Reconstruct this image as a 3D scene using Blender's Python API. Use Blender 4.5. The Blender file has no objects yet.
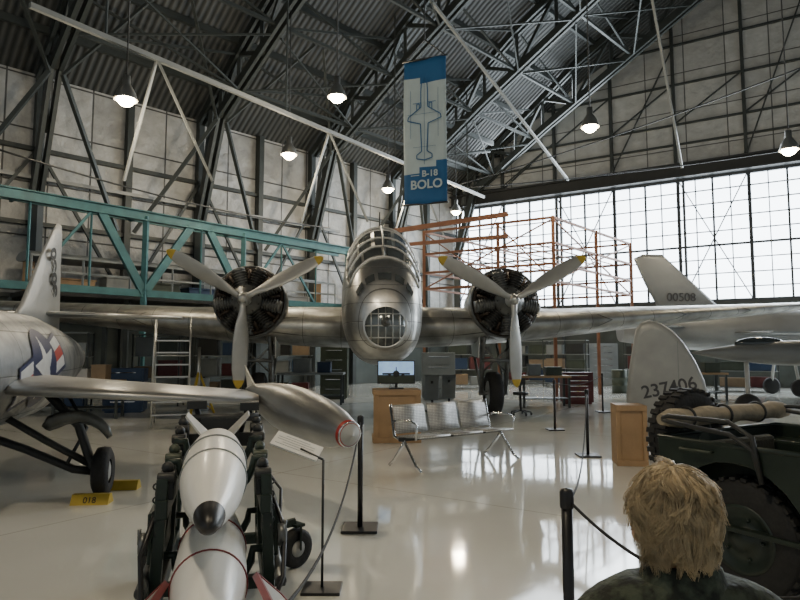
import bpy, bmesh, math, random
from mathutils import Vector, Matrix
random.seed(7)
PI=math.pi
C=bpy.context.scene.collection
F=620.0; EYE=Vector((0,0,1.6)); PITCH=math.atan(51/620)
def at(px,py,Y):
    cp,sp=math.cos(PITCH),math.sin(PITCH)
    x=(px-400)/F; y=(300-py)/F
    d=Vector((x,cp-y*sp,sp+y*cp))
    return EYE+d*(Y/d.y)
def fl(px,py):
    p=at(px,py,1.0)-EYE
    return EYE+p*(-1.6/p.z)
# ---------------------------------------------------------------- materials
def nodes(name):
    m=bpy.data.materials.new(name); m.use_nodes=True
    nt=m.node_tree; b=nt.nodes['Principled BSDF']
    return m,nt,b
def mat(name,col,rough=.5,metal=0.,var=.12,scale=5.,bump=0.,bscale=30.,emit=0.,hard=False):
    m,nt,b=nodes(name); N=nt.nodes; L=nt.links
    b.inputs['Roughness'].default_value=rough; b.inputs['Metallic'].default_value=metal
    tc=N.new('ShaderNodeTexCoord')
    no=N.new('ShaderNodeTexNoise'); no.inputs['Scale'].default_value=scale; no.inputs['Detail'].default_value=5
    L.new(tc.outputs['Object'],no.inputs['Vector'])
    mx=N.new('ShaderNodeMix'); mx.data_type='RGBA'
    mx.inputs[6].default_value=tuple(max(0,c*(1-var*2)) for c in col)+(1,)
    mx.inputs[7].default_value=tuple(min(1,c*(1+var*2)) for c in col)+(1,)
    if hard:
        mr=N.new('ShaderNodeMapRange'); mr.inputs[1].default_value=.42; mr.inputs[2].default_value=.58; L.new(no.outputs['Fac'],mr.inputs[0]); L.new(mr.outputs[0],mx.inputs[0])
    else: L.new(no.outputs['Fac'],mx.inputs[0])
    L.new(mx.outputs[2],b.inputs['Base Color'])
    if bump>0:
        n2=N.new('ShaderNodeTexNoise'); n2.inputs['Scale'].default_value=bscale; n2.inputs['Detail'].default_value=4
        L.new(tc.outputs['Object'],n2.inputs['Vector'])
        bp=N.new('ShaderNodeBump'); bp.inputs['Strength'].default_value=bump; bp.inputs['Distance'].default_value=.02
        L.new(n2.outputs['Fac'],bp.inputs['Height']); L.new(bp.outputs['Normal'],b.inputs['Normal'])
    return m
def panel_mat(name,col,rough,metal,rot,bw,bh,mortar=.012,line=.35,bump=.4,wr=0.,wrs=3.,var=.1,distance=.01,lo=.75):
    m,nt,b=nodes(name); N=nt.nodes; L=nt.links
    tc=N.new('ShaderNodeTexCoord'); mp=N.new('ShaderNodeMapping'); mp.inputs['Rotation'].default_value=rot
    L.new(tc.outputs['Object'],mp.inputs['Vector'])
    br=N.new('ShaderNodeTexBrick'); br.inputs['Scale'].default_value=1; br.inputs['Brick Width'].default_value=bw; br.inputs['Row Height'].default_value=bh
    br.inputs['Mortar Size'].default_value=mortar; br.inputs['Mortar Smooth'].default_value=.3; br.offset=0.0
    br.inputs['Color1'].default_value=tuple(c*(1-var) for c in col)+(1,); br.inputs['Color2'].default_value=tuple(min(1,c*(1+var)) for c in col)+(1,)
    br.inputs['Mortar'].default_value=tuple(c*line for c in col)+(1,)
    L.new(mp.outputs['Vector'],br.inputs['Vector'])
    no=N.new('ShaderNodeTexNoise'); no.inputs['Scale'].default_value=wrs; no.inputs['Detail'].default_value=6
    L.new(tc.outputs['Object'],no.inputs['Vector'])
    mx=N.new('ShaderNodeMix'); mx.data_type='RGBA'; mx.blend_type='MULTIPLY'; mx.inputs[0].default_value=1
    cr=N.new('ShaderNodeMapRange'); cr.inputs[1].default_value=.3; cr.inputs[2].default_value=.7; cr.inputs[3].default_value=lo; cr.inputs[4].default_value=1.05
    L.new(no.outputs['Fac'],cr.inputs[0]); L.new(br.outputs['Color'],mx.inputs[6]); L.new(cr.outputs[0],mx.inputs[7])
    L.new(mx.outputs[2],b.inputs['Base Color'])
    b.inputs['Roughness'].default_value=rough; b.inputs['Metallic'].default_value=metal
    if metal>.5:
        rr=N.new('ShaderNodeMapRange'); rr.inputs[1].default_value=.3; rr.inputs[2].default_value=.7; rr.inputs[3].default_value=rough+.14; rr.inputs[4].default_value=rough-.05
        L.new(no.outputs['Fac'],rr.inputs[0]); L.new(rr.outputs[0],b.inputs['Roughness'])
    ad=N.new('ShaderNodeMath'); ad.operation='MULTIPLY_ADD'; ad.inputs[1].default_value=wr
    L.new(no.outputs['Fac'],ad.inputs[0])
    inv=N.new('ShaderNodeMath'); inv.operation='MULTIPLY'; inv.inputs[1].default_value=-1; L.new(br.outputs['Fac'],inv.inputs[0])
    L.new(inv.outputs[0],ad.inputs[2])
    bp=N.new('ShaderNodeBump'); bp.inputs['Strength'].default_value=bump; bp.inputs['Distance'].default_value=distance
    L.new(ad.outputs[0],bp.inputs['Height']); L.new(bp.outputs['Normal'],b.inputs['Normal'])
    return m
def floor_mat():
    m,nt,b=nodes('epoxy_floor'); N=nt.nodes; L=nt.links
    tc=N.new('ShaderNodeTexCoord')
    no=N.new('ShaderNodeTexNoise'); no.inputs['Scale'].default_value=.35; no.inputs['Detail'].default_value=8; L.new(tc.outputs['Object'],no.inputs['Vector'])
    r=N.new('ShaderNodeValToRGB'); r.color_ramp.elements[0].position=.3; r.color_ramp.elements[0].color=(.62,.62,.56,1)
    r.color_ramp.elements[1].position=.7; r.color_ramp.elements[1].color=(.80,.80,.74,1); L.new(no.outputs['Fac'],r.inputs[0]); 
    sp=N.new('ShaderNodeTexBrick'); sp.offset=0; sp.inputs['Scale'].default_value=1; sp.inputs['Brick Width'].default_value=6; sp.inputs['Row Height'].default_value=6
    sp.inputs['Mortar Size'].default_value=.012; sp.inputs['Color1'].default_value=(1,1,1,1); sp.inputs['Color2'].default_value=(1,1,1,1); sp.inputs['Mortar'].default_value=(.72,.7,.66,1)
    mp=N.new('ShaderNodeMapping'); mp.inputs['Rotation'].default_value=(0,0,.6); L.new(tc.outputs['Object'],mp.inputs[0]); L.new(mp.outputs[0],sp.inputs['Vector'])
    mx=N.new('ShaderNodeMix'); mx.data_type='RGBA'; mx.blend_type='MULTIPLY'; mx.inputs[0].default_value=1
    L.new(r.outputs[0],mx.inputs[6]); L.new(sp.outputs['Color'],mx.inputs[7]); L.new(mx.outputs[2],b.inputs['Base Color'])
    n2=N.new('ShaderNodeTexNoise'); n2.inputs['Scale'].default_value=1.2; n2.inputs['Detail'].default_value=6; L.new(tc.outputs['Object'],n2.inputs['Vector'])
    mr=N.new('ShaderNodeMapRange'); mr.inputs[3].default_value=.02; mr.inputs[4].default_value=.10; L.new(n2.outputs['Fac'],mr.inputs[0]); L.new(mr.outputs[0],b.inputs['Roughness'])
    n3=N.new('ShaderNodeTexNoise'); n3.inputs['Scale'].default_value=.9; L.new(tc.outputs['Object'],n3.inputs['Vector'])
    bp=N.new('ShaderNodeBump'); bp.inputs['Strength'].default_value=.14; bp.inputs['Distance'].default_value=.03; L.new(n3.outputs['Fac'],bp.inputs['Height']); L.new(bp.outputs['Normal'],b.inputs['Normal'])
    b.inputs['Specular IOR Level'].default_value=1.0
    return m
def roof_mat():
    m,nt,b=nodes('corrugated_deck'); N=nt.nodes; L=nt.links
    tc=N.new('ShaderNodeTexCoord'); mp=N.new('ShaderNodeMapping'); L.new(tc.outputs['Object'],mp.inputs[0])
    w=N.new('ShaderNodeTexWave'); w.bands_direction='X'; w.inputs['Scale'].default_value=1.3; w.inputs['Distortion'].default_value=0
    L.new(mp.outputs[0],w.inputs['Vector'])
    r=N.new('ShaderNodeValToRGB'); r.color_ramp.elements[0].color=(.025,.029,.029,1); r.color_ramp.elements[1].color=(.085,.09,.088,1); L.new(w.outputs['Fac'],r.inputs[0])
    L.new(r.outputs[0],b.inputs['Base Color']); b.inputs['Roughness'].default_value=.6; b.inputs['Metallic'].default_value=.2
    bp=N.new('ShaderNodeBump'); bp.inputs['Strength'].default_value=.8; bp.inputs['Distance'].default_value=.06; L.new(w.outputs['Fac'],bp.inputs['Height']); L.new(bp.outputs['Normal'],b.inputs['Normal'])
    return m
def glow_mat(name,col,strength,var=.15,scale=.25):
    m,nt,b=nodes(name); N=nt.nodes; L=nt.links
    b.inputs['Base Color'].default_value=tuple(col)+(1,); b.inputs['Roughness'].default_value=.3
    tc=N.new('ShaderNodeTexCoord'); no=N.new('ShaderNodeTexNoise'); no.inputs['Scale'].default_value=scale; no.inputs['Detail'].default_value=3
    L.new(tc.outputs['Object'],no.inputs[0])
    mr=N.new('ShaderNodeMapRange'); mr.inputs[3].default_value=strength*(1-var*2); mr.inputs[4].default_value=strength*(1+var*2)
    L.new(no.outputs['Fac'],mr.inputs[0]); L.new(mr.outputs[0],b.inputs['Emission Strength']); b.inputs['Emission Color'].default_value=tuple(col)+(1,)
    return m
M_floor=floor_mat(); M_roof=roof_mat()
M_quilt=panel_mat('quilted_insulation',(.44,.445,.43),.5,.15,(PI/2,0,0),1.35,1.8,.03,.2,.8,wr=1.1,wrs=2.0,var=.14,distance=.12,lo=.72)
M_wallg=panel_mat('gable_insulation',(.42,.43,.42),.5,.15,(PI/2,0,0),1.8,1.9,.025,.22,.7,wr=1.0,wrs=2.0,var=.10,distance=.1,lo=.78)
M_wallshade=mat('lower_wall_shade',(.07,.085,.08),.6,.1,.25,1.5)  # shade below the windows and wings, put in as dark green-grey colour
M_steel=mat('painted_structural_steel',(.045,.053,.051),.5,.3,.15,2)
M_steell=mat('light_steel',(.25,.26,.25),.45,.3,.12,2)
M_dark=mat('dark_steel',(.03,.032,.032),.5,.3,.15,4)
M_pane=glow_mat('translucent_glass',(.83,.92,1.0),9)
M_winfr=mat('window_steel',(.05,.06,.07),.5,.2)
M_teal=mat('teal_paint',(.034,.12,.13),.5,.1,.25,3)
M_orange=mat('orange_primer',(.19,.08,.04),.6,.1,.2,4)
M_alu=panel_mat('polished_aluminium_skin',(.60,.60,.58),.34,1.0,(0,PI/2,PI/2),.48,.36,.007,.35,.5,wr=.3,wrs=3.5,var=.16,lo=.6)
M_aluj=panel_mat('dull_aluminium_skin',(.34,.35,.35),.42,.85,(0,PI/2,PI/2),.6,.45,.007,.4,.4,wr=.3,wrs=3.5,var=.1,lo=.6)
M_aluw=panel_mat('aluminium_wing_skin',(.40,.40,.375),.40,.95,(0,0,0),.9,.5,.008,.35,.4,wr=.3,wrs=2.5,var=.16,lo=.6)
M_alus=mat('satin_aluminium',(.56,.56,.54),.37,1.0,.12,3)
M_alud=mat('dull_tank_aluminium',(.40,.40,.39),.38,.9,.18,3)
M_blade=mat('prop_blade_metal',(.44,.44,.42),.42,.6,.1,3)
M_chrome=mat('chrome',(.75,.75,.75),.12,1.0,.03)
M_yellow=mat('yellow_paint',(.50,.35,.04),.5)
M_black=mat('black_paint',(.010,.010,.011),.4,0,.2)
M_rubber=mat('tyre_rubber',(.016,.016,.016),.75,0,.3,12,bump=.3)
M_glass=mat('dark_glazing',(.05,.06,.065),.06,.25,.2,2)
M_nglass=mat('nose_glazing',(.14,.155,.155),.13,.5,.45,4)
M_engine=mat('engine_casting',(.045,.045,.043),.42,.6,.3,10)
M_engl=mat('engine_grey',(.15,.155,.15),.38,.65,.25,8)
M_bronze=mat('exhaust_bronze',(.06,.045,.035),.5,.7,.2,6)
M_wood=mat('plywood',(.36,.23,.12),.6,0,.18,3,bump=.2)
M_white=mat('white_gloss_paint',(.88,.87,.82),.28,0,.03,3)
M_mwhite=mat('faded_white_marking',(.55,.55,.53),.45,0,.1,6)
M_maroon=mat('maroon_paint',(.22,.03,.03),.4)
M_dred=mat('dark_red_cabinet',(.10,.02,.02),.5)
M_red=mat('red_paint',(.40,.04,.03),.4)
M_olive=mat('olive_drab',(.045,.058,.04),.45,.1,.2,4)
M_green=mat('dark_green_enamel',(.018,.028,.021),.38,.1,.25,4)
M_cgreen=mat('cart_green_enamel',(.016,.028,.021),.38,.15,.3,6)
M_canvas=mat('canvas',(.29,.25,.18),.9,0,.2,14,bump=.4)
M_seatc=mat('olive_canvas_seat',(.04,.04,.03),.9,0,.2,14,bump=.4)
M_grey=mat('grey_paint',(.22,.24,.24),.5,.1,.12,3)
M_mgrey=mat('mid_grey_aircraft_paint',(.27,.28,.28),.42,.3,.12,1.2)
M_lgrey=mat('light_grey_paint',(.40,.40,.38),.42,.2,.1,2)
M_blue=mat('blue_print',(.02,.11,.27),.75,0,.05)
M_dblue=mat('tool_blue',(.02,.045,.10),.5,0,.1)
M_cloth=mat('banner_cloth',(.47,.56,.58),.8,0,.05)
M_navy=mat('navy_paint',(.012,.018,.07),.4)
M_card=mat('cardboard',(.26,.19,.12),.8)
M_lamp=glow_mat('lamp_bulb',(1,.82,.52),70,0)
M_screen=glow_mat('screen_sky',(.30,.48,.72),.8,.3,9)
M_rope=mat('rope_black',(.015,.015,.015),.8)
M_ink=mat('faded_marking',(.05,.05,.055),.6)
M_seatp=panel_mat('perforated_steel',(.66,.66,.64),.42,.5,(PI/2,0,0),.022,.022,.004,.4,.2)
# ---------------------------------------------------------------- builder
def frame(o,x,y):
    x=Vector(x).normalized(); y=Vector(y); z=x.cross(y).normalized(); y=z.cross(x)
    return Matrix(((x.x,y.x,z.x,o[0]),(x.y,y.y,z.y,o[1]),(x.z,y.z,z.z,o[2]),(0,0,0,1)))
def zto(p,d):
    d=Vector(d).normalized(); return Matrix.Translation(Vector(p))@d.to_track_quat('Z','Y').to_matrix().to_4x4()
W={}
class MB:
    def __init__(s,T=None): s.v=[];s.f=[];s.k=[];s.m=[];s.T=T
    def add(s,vs,fs,sm=False,mi=0,M=None):
        b=len(s.v)
        for v in vs:
            v=Vector(v)
            if M is not None: v=M@v
            if s.T is not None: v=s.T@v
            s.v.append(v)
        for f in fs: s.f.append([b+i for i in f]); s.k.append(sm); s.m.append(mi)
        return s
    def box(s,c,d,M=None,mi=0):
        x,y,z=d[0]/2,d[1]/2,d[2]/2; c=Vector(c)
        vs=[c+Vector((i*x,j*y,k*z)) for k in(-1,1) for j in(-1,1) for i in(-1,1)]
        return s.add(vs,[(0,2,3,1),(4,5,7,6),(0,1,5,4),(2,6,7,3),(0,4,6,2),(1,3,7,5)],False,mi,M)
    def bar(s,a,b,w,h=None,mi=0,M=None,up=(0,0,1)):
        a=Vector(a);b=Vector(b);h=h or w; d=(b-a); d.normalize()
        u=Vector(up)
        if abs(d.dot(u))>.98: u=Vector((0,1,0)) if abs(d.y)<.9 else Vector((1,0,0))
        x=d.cross(u).normalized(); y=x.cross(d)
        vs=[p+x*(i*w/2)+y*(j*h/2) for p in(a,b) for j in(-1,1) for i in(-1,1)]
        return s.add(vs,[(0,2,3,1),(4,5,7,6),(0,1,5,4),(2,6,7,3),(0,4,6,2),(1,3,7,5)],False,mi,M)
    def pipe(s,pts,r,n=8,mi=0,M=None,closed=False,flat=1.):
        pts=[Vector(p) for p in pts]; N=len(pts); rs=r if isinstance(r,(list,tuple)) else [r]*N
        vs=[];u=None
        for i in range(N):
            t=(pts[(i+1)%N]-pts[i-1]) if closed else (pts[min(i+1,N-1)]-pts[max(i-1,0)])
            if t.length<1e-9: t=Vector((0,0,1))
            t.normalize()
            if u is None: u=t.orthogonal().normalized()
            else:
                u=(u-t*u.dot(t))
                u=u.normalized() if u.length>1e-6 else t.orthogonal().normalized()
            w=t.cross(u)
            for k in range(n):
                a=2*PI*k/n; vs.append(pts[i]+(u*math.cos(a)+w*math.sin(a)*flat)*rs[i])
        fs=[]
        for i in range(N if closed else N-1):
            j=(i+1)%N
            for k in range(n): fs.append((i*n+k,i*n+(k+1)%n,j*n+(k+1)%n,j*n+k))
        s.add(vs,fs,True,mi,M)
        if not closed:
            b=len(s.v)-len(vs)
            s.f.append([b+k for k in range(n)][::-1]);s.k.append(False);s.m.append(mi)
            s.f.append([b+(N-1)*n+k for k in range(n)]);s.k.append(False);s.m.append(mi)
        return s
    def tube(s,a,b,r,r2=None,n=12,mi=0,M=None): return s.pipe([a,b],[r,r if r2 is None else r2],n,mi,M)
    def lathe(s,prof,n=24,M=None,mi=0,sm=True,mis=None):
        vs=[]
        for r,h in prof:
            for k in range(n):
                a=2*PI*k/n; vs.append((r*math.cos(a),r*math.sin(a),h))
        b=len(s.v); s.add(vs,[],sm,mi,M)
        for i in range(len(prof)-1):
            for k in range(n):
                s.f.append([b+i*n+k,b+i*n+(k+1)%n,b+(i+1)*n+(k+1)%n,b+(i+1)*n+k]); s.k.append(sm); s.m.append(mis[i] if mis else mi)
        return s
    def torus(s,R,r,M,n=28,m=8,mi=0):
        return s.pipe([(R*math.cos(2*PI*i/n),R*math.sin(2*PI*i/n),0) for i in range(n)],r,m,mi,M,closed=True)
    def loft(s,rings,sm=True,caps=True,mi=0,M=None,mif=None):
        n=len(rings[0]); b=len(s.v)
        s.add([p for r in rings for p in r],[],sm,mi,M)
        for i in range(len(rings)-1):
            for k in range(n):
                s.f.append([b+i*n+k,b+i*n+(k+1)%n,b+(i+1)*n+(k+1)%n,b+(i+1)*n+k]); s.k.append(sm); s.m.append(mif(i) if mif else mi)
        if caps:
            s.f.append([b+k for k in range(n)][::-1]);s.k.append(False);s.m.append(mi)
            s.f.append([b+(len(rings)-1)*n+k for k in range(n)]);s.k.append(False);s.m.append(mif(len(rings)-2) if mif else mi)
        return s
    def prism(s,poly,t,M=None,mi=0):
        n=len(poly); vs=[(x,y,-t/2) for x,y in poly]+[(x,y,t/2) for x,y in poly]
        fs=[tuple(range(n))[::-1],tuple(range(n,2*n))]+[(i,(i+1)%n,n+(i+1)%n,n+i) for i in range(n)]
        return s.add(vs,fs,False,mi,M)
    def ball(s,c,r,n=16,m=10,mi=0,M=None):
        if not isinstance(r,(tuple,list)): r=(r,r,r)
        rings=[]
        for i in range(m+1):
            a=PI*i/m; q=max(math.sin(a),1e-3)
            rings.append([(c[0]+r[0]*q*math.cos(2*PI*k/n),c[1]+r[1]*q*math.sin(2*PI*k/n),c[2]-r[2]*math.cos(a)) for k in range(n)])
        return s.loft(rings,True,False,mi,M)
    def build(s,name,mats,parent=None,bev=0,M=None):
        me=bpy.data.meshes.new(name); o=bpy.data.objects.new(name,me); C.objects.link(o)
        if parent is not None:
            Wm=W[parent]; o.parent=parent
        elif M is not None: Wm=M; o.matrix_world=M
        else:
            xs=[v.x for v in s.v];ys=[v.y for v in s.v];zs=[v.z for v in s.v]
            Wm=Matrix.Translation(((min(xs)+max(xs))/2,(min(ys)+max(ys))/2,min(zs))); o.matrix_world=Wm
        W[o]=Wm; inv=Wm.inverted()
        me.from_pydata([inv@v for v in s.v],[],s.f)
        if not isinstance(mats,(list,tuple)): mats=[mats]
        for m in mats: me.materials.append(m)
        me.polygons.foreach_set('use_smooth',s.k); me.polygons.foreach_set('material_index',s.m)
        me.validate()
        bm=bmesh.new(); bm.from_mesh(me); bmesh.ops.recalc_face_normals(bm,faces=bm.faces); bm.to_mesh(me); bm.free()
        me.update()
        if bev>0:
            md=o.modifiers.new('bevel','BEVEL'); md.width=bev; md.segments=2; md.limit_method='ANGLE'; md.angle_limit=math.radians(40)
        return o
def thing(name,label,cat,loc=(0,0,0),rotz=0,group=None):
    o=bpy.data.objects.new(name,None); C.objects.link(o)
    o.empty_display_size=.1
    M=Matrix.Translation(Vector(loc))@Matrix.Rotation(rotz,4,'Z'); o.matrix_world=M; W[o]=M
    o['label']=label;o['category']=cat
    if group:o['group']=group
    return o
def tag(o,label,cat,group=None):
    o['label']=label;o['category']=cat
    if group:o['group']=group
    return o
def struct(o): o['kind']='structure'; return o
def text(body,size,M,material,parent,name='lettering',sx=1.0,bold=0.0):
    cu=bpy.data.curves.new('txt','FONT'); cu.body=body; cu.size=size; cu.align_x='CENTER'; cu.align_y='CENTER'; cu.extrude=.0015; cu.offset=bold
    t=bpy.data.objects.new('txt',cu); C.objects.link(t); bpy.context.view_layer.update()
    dg=bpy.context.evaluated_depsgraph_get(); me=bpy.data.meshes.new_from_object(t.evaluated_get(dg))
    bpy.data.objects.remove(t); me.name=name
    me.transform(W[parent].inverted()@M@Matrix.Diagonal((sx,1,1,1)))
    me.materials.clear(); me.materials.append(material)
    o=bpy.data.objects.new(name,me); C.objects.link(o); o.parent=parent; W[o]=W[parent]; return o
def interp(tab,x):
    if x<=tab[0][0]: return tab[0][1]
    for a,b in zip(tab,tab[1:]):
        if x<=b[0]:
            q=(x-a[0])/(b[0]-a[0])
            return a[1]+(b[1]-a[1])*q
    return tab[-1][1]
def rope(a,b,sag,n=16):
    a=Vector(a);b=Vector(b); return [a.lerp(b,i/n)-Vector((0,0,sag*4*(i/n)*(1-i/n))) for i in range(n+1)]
def Z(z): return Vector((0,0,z))
D=math.radians
# ---------------------------------------------------------------- building
K=Vector((3.2,36,0)); DL=Vector((-.70,-.714,0)).normalized(); NI=Vector((.714,-.70,0)).normalized(); DR=Vector((.847,-.53,0)).normalized()
ROOF=[(0,10.9),(4,13.7),(8,16.2),(14,19),(22,21.5),(32,23),(45,22),(60,18)]
def rz(s): return interp(ROOF,s)
def roof_at(X,Y): return rz((X-K.x)*NI.x+(Y-K.y)*NI.y)
MLW=frame(K,DL,Vector((0,0,1)).cross(DL)); MRW=frame(K,DR,Vector((0,0,1)).cross(DR))
m=MB(); m.box((8,14,-.1),(90,80,.2)); struct(m.build('floor',M_floor,M=Matrix.Identity(4)))
m=MB(); m.box((24,-.15,5.45),(50,.3,10.9),M=MLW); struct(m.build('wall_left',M_quilt,M=MLW))
m=MB()
m.box((20,.15,1.9),(40,.3,3.8),M=MRW)
u=0.0
while u<39.9:
    a,b=rz(u*.976),rz((u+2)*.976)
    m.add([(u,0,9.9),(u+2,0,9.9),(u+2,0,b),(u,0,a),(u,.3,9.9),(u+2,.3,9.9),(u+2,.3,b),(u,.3,a)],[(0,1,2,3),(7,6,5,4),(0,4,5,1),(3,2,6,7)],False,0,MRW); u+=2
struct(m.build('wall_right',M_wallg,M=MRW))
m=MB(); m.box((20,-.03,1.85),(40,.05,3.68),M=MRW); struct(m.build('trim_shade_right',M_wallshade))  # dark sheet added over the lower wall to deepen the dark beneath the wings
m=MB(); m.box((24,.03,1.66),(48,.05,3.3),M=MLW); struct(m.build('trim_shade_left',M_wallshade))  # same added dark sheet on the left wall, standing in for shade
m=MB(); sp=[0,2,4,6,8,11,14,18,22,27,32,38,45,52,60]; vs=[];fs=[]
for s_ in sp:
    for t in(-14,50): vs.append(Vector((t,s_,rz(s_))))
    for t in(50,-14): vs.append(Vector((t,s_,rz(s_)+.2)))
for i in range(len(sp)-1):
    a=i*4;b=a+4
    fs+=[(a,a+1,b+1,b),(a+3,b+3,b+2,a+2)]
m.add(vs,fs,False,0,MLW); struct(m.build('ceiling',M_roof,M=MLW))
m=MB(); m.box((20,-.2,10.2),(40,.4,.6),M=MRW); m.box((20,-.35,9.9),(40,.6,.08),M=MRW); m.box((20,-.35,10.5),(40,.6,.08),M=MRW)
struct(m.build('trim_1',M_dark))
m=MB(); m.box((20,-.1,3.75),(40,.25,.25),M=MRW); struct(m.build('trim_2',M_steel))
m=MB()
for u in [i*6+.4 for i in range(7)]: m.box((u,-.12,5),(.11,.16,10),M=MRW)
struct(m.build('trim_3',M_winfr))
m=MB()
for u in range(0,40,3):
    m.box((u+.1,-.12,(10.7+rz(u*.976))/2),(.14,.2,rz(u*.976)-10.7),M=MRW)
    if u<36:
        z1=min(rz(u*.976),rz(u*.976+2.9))-.2
        m.bar((u+.1,-.2,10.6),(u+3.1,-.2,z1) if (u//3)%2 else (u+.1,-.2,z1),.06,M=MRW)
        m.bar((u+.1,-.18,12.6 if z1>13 else 10.8),(u+3.1,-.18,min(14.6,z1)),.06,M=MRW)
for z in (11.6,12.6,14.6,16.6,18.6):
    u0=0
    while rz(u0*.976)<z and u0<40:u0+=.25
    if u0<38: m.box(((u0+39)/2,-.1,z),(39-u0,.14,.08),M=MRW)
struct(m.build('trim_4',M_steel))
m=MB()
for t in (2.6,5.3,8,10.6,13.4,16.2,19,22,25,28): m.box((t,.15,5.45),(.22,.3,10.9),M=MLW)
for z in(3.4,5.8,8.3): m.box((24,.1,z),(48,.18,.14),M=MLW)
for t,t2 in((2.6,5.3),(8,5.3),(8,10.6),(13.4,10.6),(13.4,16.2),(19,16.2),(19,22),(25,22)): m.bar((t,.3,3.4),(t2,.3,8.3),.1,M=MLW)
struct(m.build('trim_5',M_steel))
for i in range(12):
    u0=.15+i*3.0; u1=u0+3.0
    fr=MB(); z0,z1=3.88,9.86
    fr.box(((u0+u1)/2,-.05,z0+.06),(3.0,.14,.12),M=MRW);fr.box(((u0+u1)/2,-.05,z1-.06),(3.0,.14,.12),M=MRW)
    for k in range(5): fr.box((u0+.03+k*(2.94/4),-.05,(z0+z1)/2),(.09 if k%2==0 else .045,.12,z1-z0),M=MRW)
    for k in range(1,9): fr.box(((u0+u1)/2,-.05,z0+k*(z1-z0)/9),(2.95,.1,.045 if k!=4 else .10),M=MRW)
    if i%2==0: fr.bar((u0,-.16,z0),(u1,-.16,z1),.05,M=MRW);fr.bar((u1,-.16,z0),(u0,-.16,z1),.05,M=MRW)
    w=struct(fr.build('window_%d'%(i+1),M_winfr))
    p=MB();p.box(((u0+u1)/2,.06,(z0+z1)/2),(2.98,.03,z1-z0-.05),M=MRW);p.build('pane',M_pane,w)
# trusses
LOW=[(0.25,6.6),(1.7,10.6),(6.2,13.1),(14,17),(22,19.7),(32,21.2),(45,20),(60,16)]
sts=[.25,1,1.7,3,4.5,6.2,8,10,12,14,17,20,23,26,29,32]
TS=(0.25,5.3,10.6,16.2,22)
names=['farthest roof truss, arching in front of the gable insulation','second roof truss from the gable wall, rising behind the hanging banner','third roof truss from the gable wall, crossing left of the banner','heavy roof truss springing from above the teal girder, left of centre','nearest roof truss, entering at the upper left corner']
def PT(t,s,z,dt=0): return K+DL*(t+dt)+NI*s+Z(z)
for t,lb in zip(TS,names):
    root=thing('roof_truss',lb,'truss',PT(t,.25,0))
    up=MB();lo=MB();we=MB()
    for a,b in zip(sts,sts[1:]):
        for dt in(-.13,.13):
            up.bar(PT(t,a,rz(a)-.35,dt),PT(t,b,rz(b)-.35,dt),.11,.3)
            lo.bar(PT(t,a,interp(LOW,a),dt),PT(t,b,interp(LOW,b),dt),.12,.32)
    for i,a in enumerate(sts):
        b=sts[min(i+1,len(sts)-1)]
        if i>0: we.bar(PT(t,a,interp(LOW,a)),PT(t,a,rz(a)-.35),.13,.13)
        if i%2==0: we.bar(PT(t,a,interp(LOW,a)),PT(t,b,rz(b)-.35),.13,.15)
        else: we.bar(PT(t,a,rz(a)-.35),PT(t,b,interp(LOW,b)),.13,.15)
    lo.bar(PT(t,.35,0),PT(t,.35,6.7),.3,.35)
    up.build('upper_chord',M_steel,root);lo.build('lower_chord',M_steel,root);we.build('web_bracing',M_steel,root)
for i,s_ in enumerate((1.5,3.2,5,7,9.2,11.5,14,17,20,24,28)):
    m=MB(); m.bar(PT(.1,s_,rz(s_)-.13),PT(40,s_,rz(s_)-.13),.14,.24)
    tag(m.build('roof_purlin',M_steel),'steel purlin running the length of the roof under the corrugated deck','purlin','purlins under the roof deck')
for s_ in(3.0,5.6,8.0,11.0,14.0,20.0):
    for t1,t2 in zip(TS,TS[1:]):
        m=MB();zl=interp(LOW,s_);zu=rz(s_)-.4
        m.bar(PT(t1,s_,zl,.2),PT(t2,s_,zl,-.2),.11);m.bar(PT(t1,s_,zl,.2),PT(t2,s_,zu,-.2),.08);m.bar(PT(t1,s_,zu,.2),PT(t2,s_,zl,-.2),.08)
        tag(m.build('lattice_frame',M_steel),'crossed steel lattice frame between two neighbouring roof trusses','bracing','lattice frames between the roof trusses')
for t in TS[1:]:
    for sg in(-1,1):
        m=MB();m.bar(PT(t+sg*2.6,.35,5.9),PT(t+sg*.2,1.8,10.4),.13);tag(m.build('knee_brace',M_steel),'slanting steel knee brace from the quilted wall up to a roof truss','brace','knee braces along the quilted wall')
        m=MB();m.bar(PT(t+sg*.2,1.8,10.4),PT(t+sg*2.6,4.2,rz(4.2)-.3),.09);tag(m.build('roof_strut',M_steel),'slim steel strut from a roof truss up to the roof deck','brace','roof struts above the quilted wall')
for t1,t2 in zip(TS,TS[1:]):
    for sa,sb in((3.2,5.4),(8.2,10.8),(11.2,13.8)):
        m=MB();m.bar(PT(t1+.2,sa,interp(LOW,sa)-.2),PT(t2-.2,sb,interp(LOW,sb)-.2),.06);m.bar(PT(t1+.2,sb,interp(LOW,sb)-.2),PT(t2-.2,sa,interp(LOW,sa)-.2),.06)
        tag(m.build('rod_bracing',M_steel),'thin crossed tie rods spanning the bottom chords of two roof trusses','bracing','tie rods between the roof trusses')
root=thing('catwalk_beam','long pale steel beam running diagonally under the trusses with V-shaped hangers','beam',at(40,10,13))
a=at(30,5,12.7);b=at(484,197,30)
m=MB();m.bar(a,b,.10,.12);m.build('beam',M_steell,root)
for Yd in(15.2,20.6,25):
    q=(Yd-12.7)/(30-12.7);p=a.lerp(b,q)
    for dx in(-1.0,1.3):
        m=MB();m.bar(p,p+Vector((dx,.6,-3.0)),.06);m.build('hanger',M_steell,root)
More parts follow.
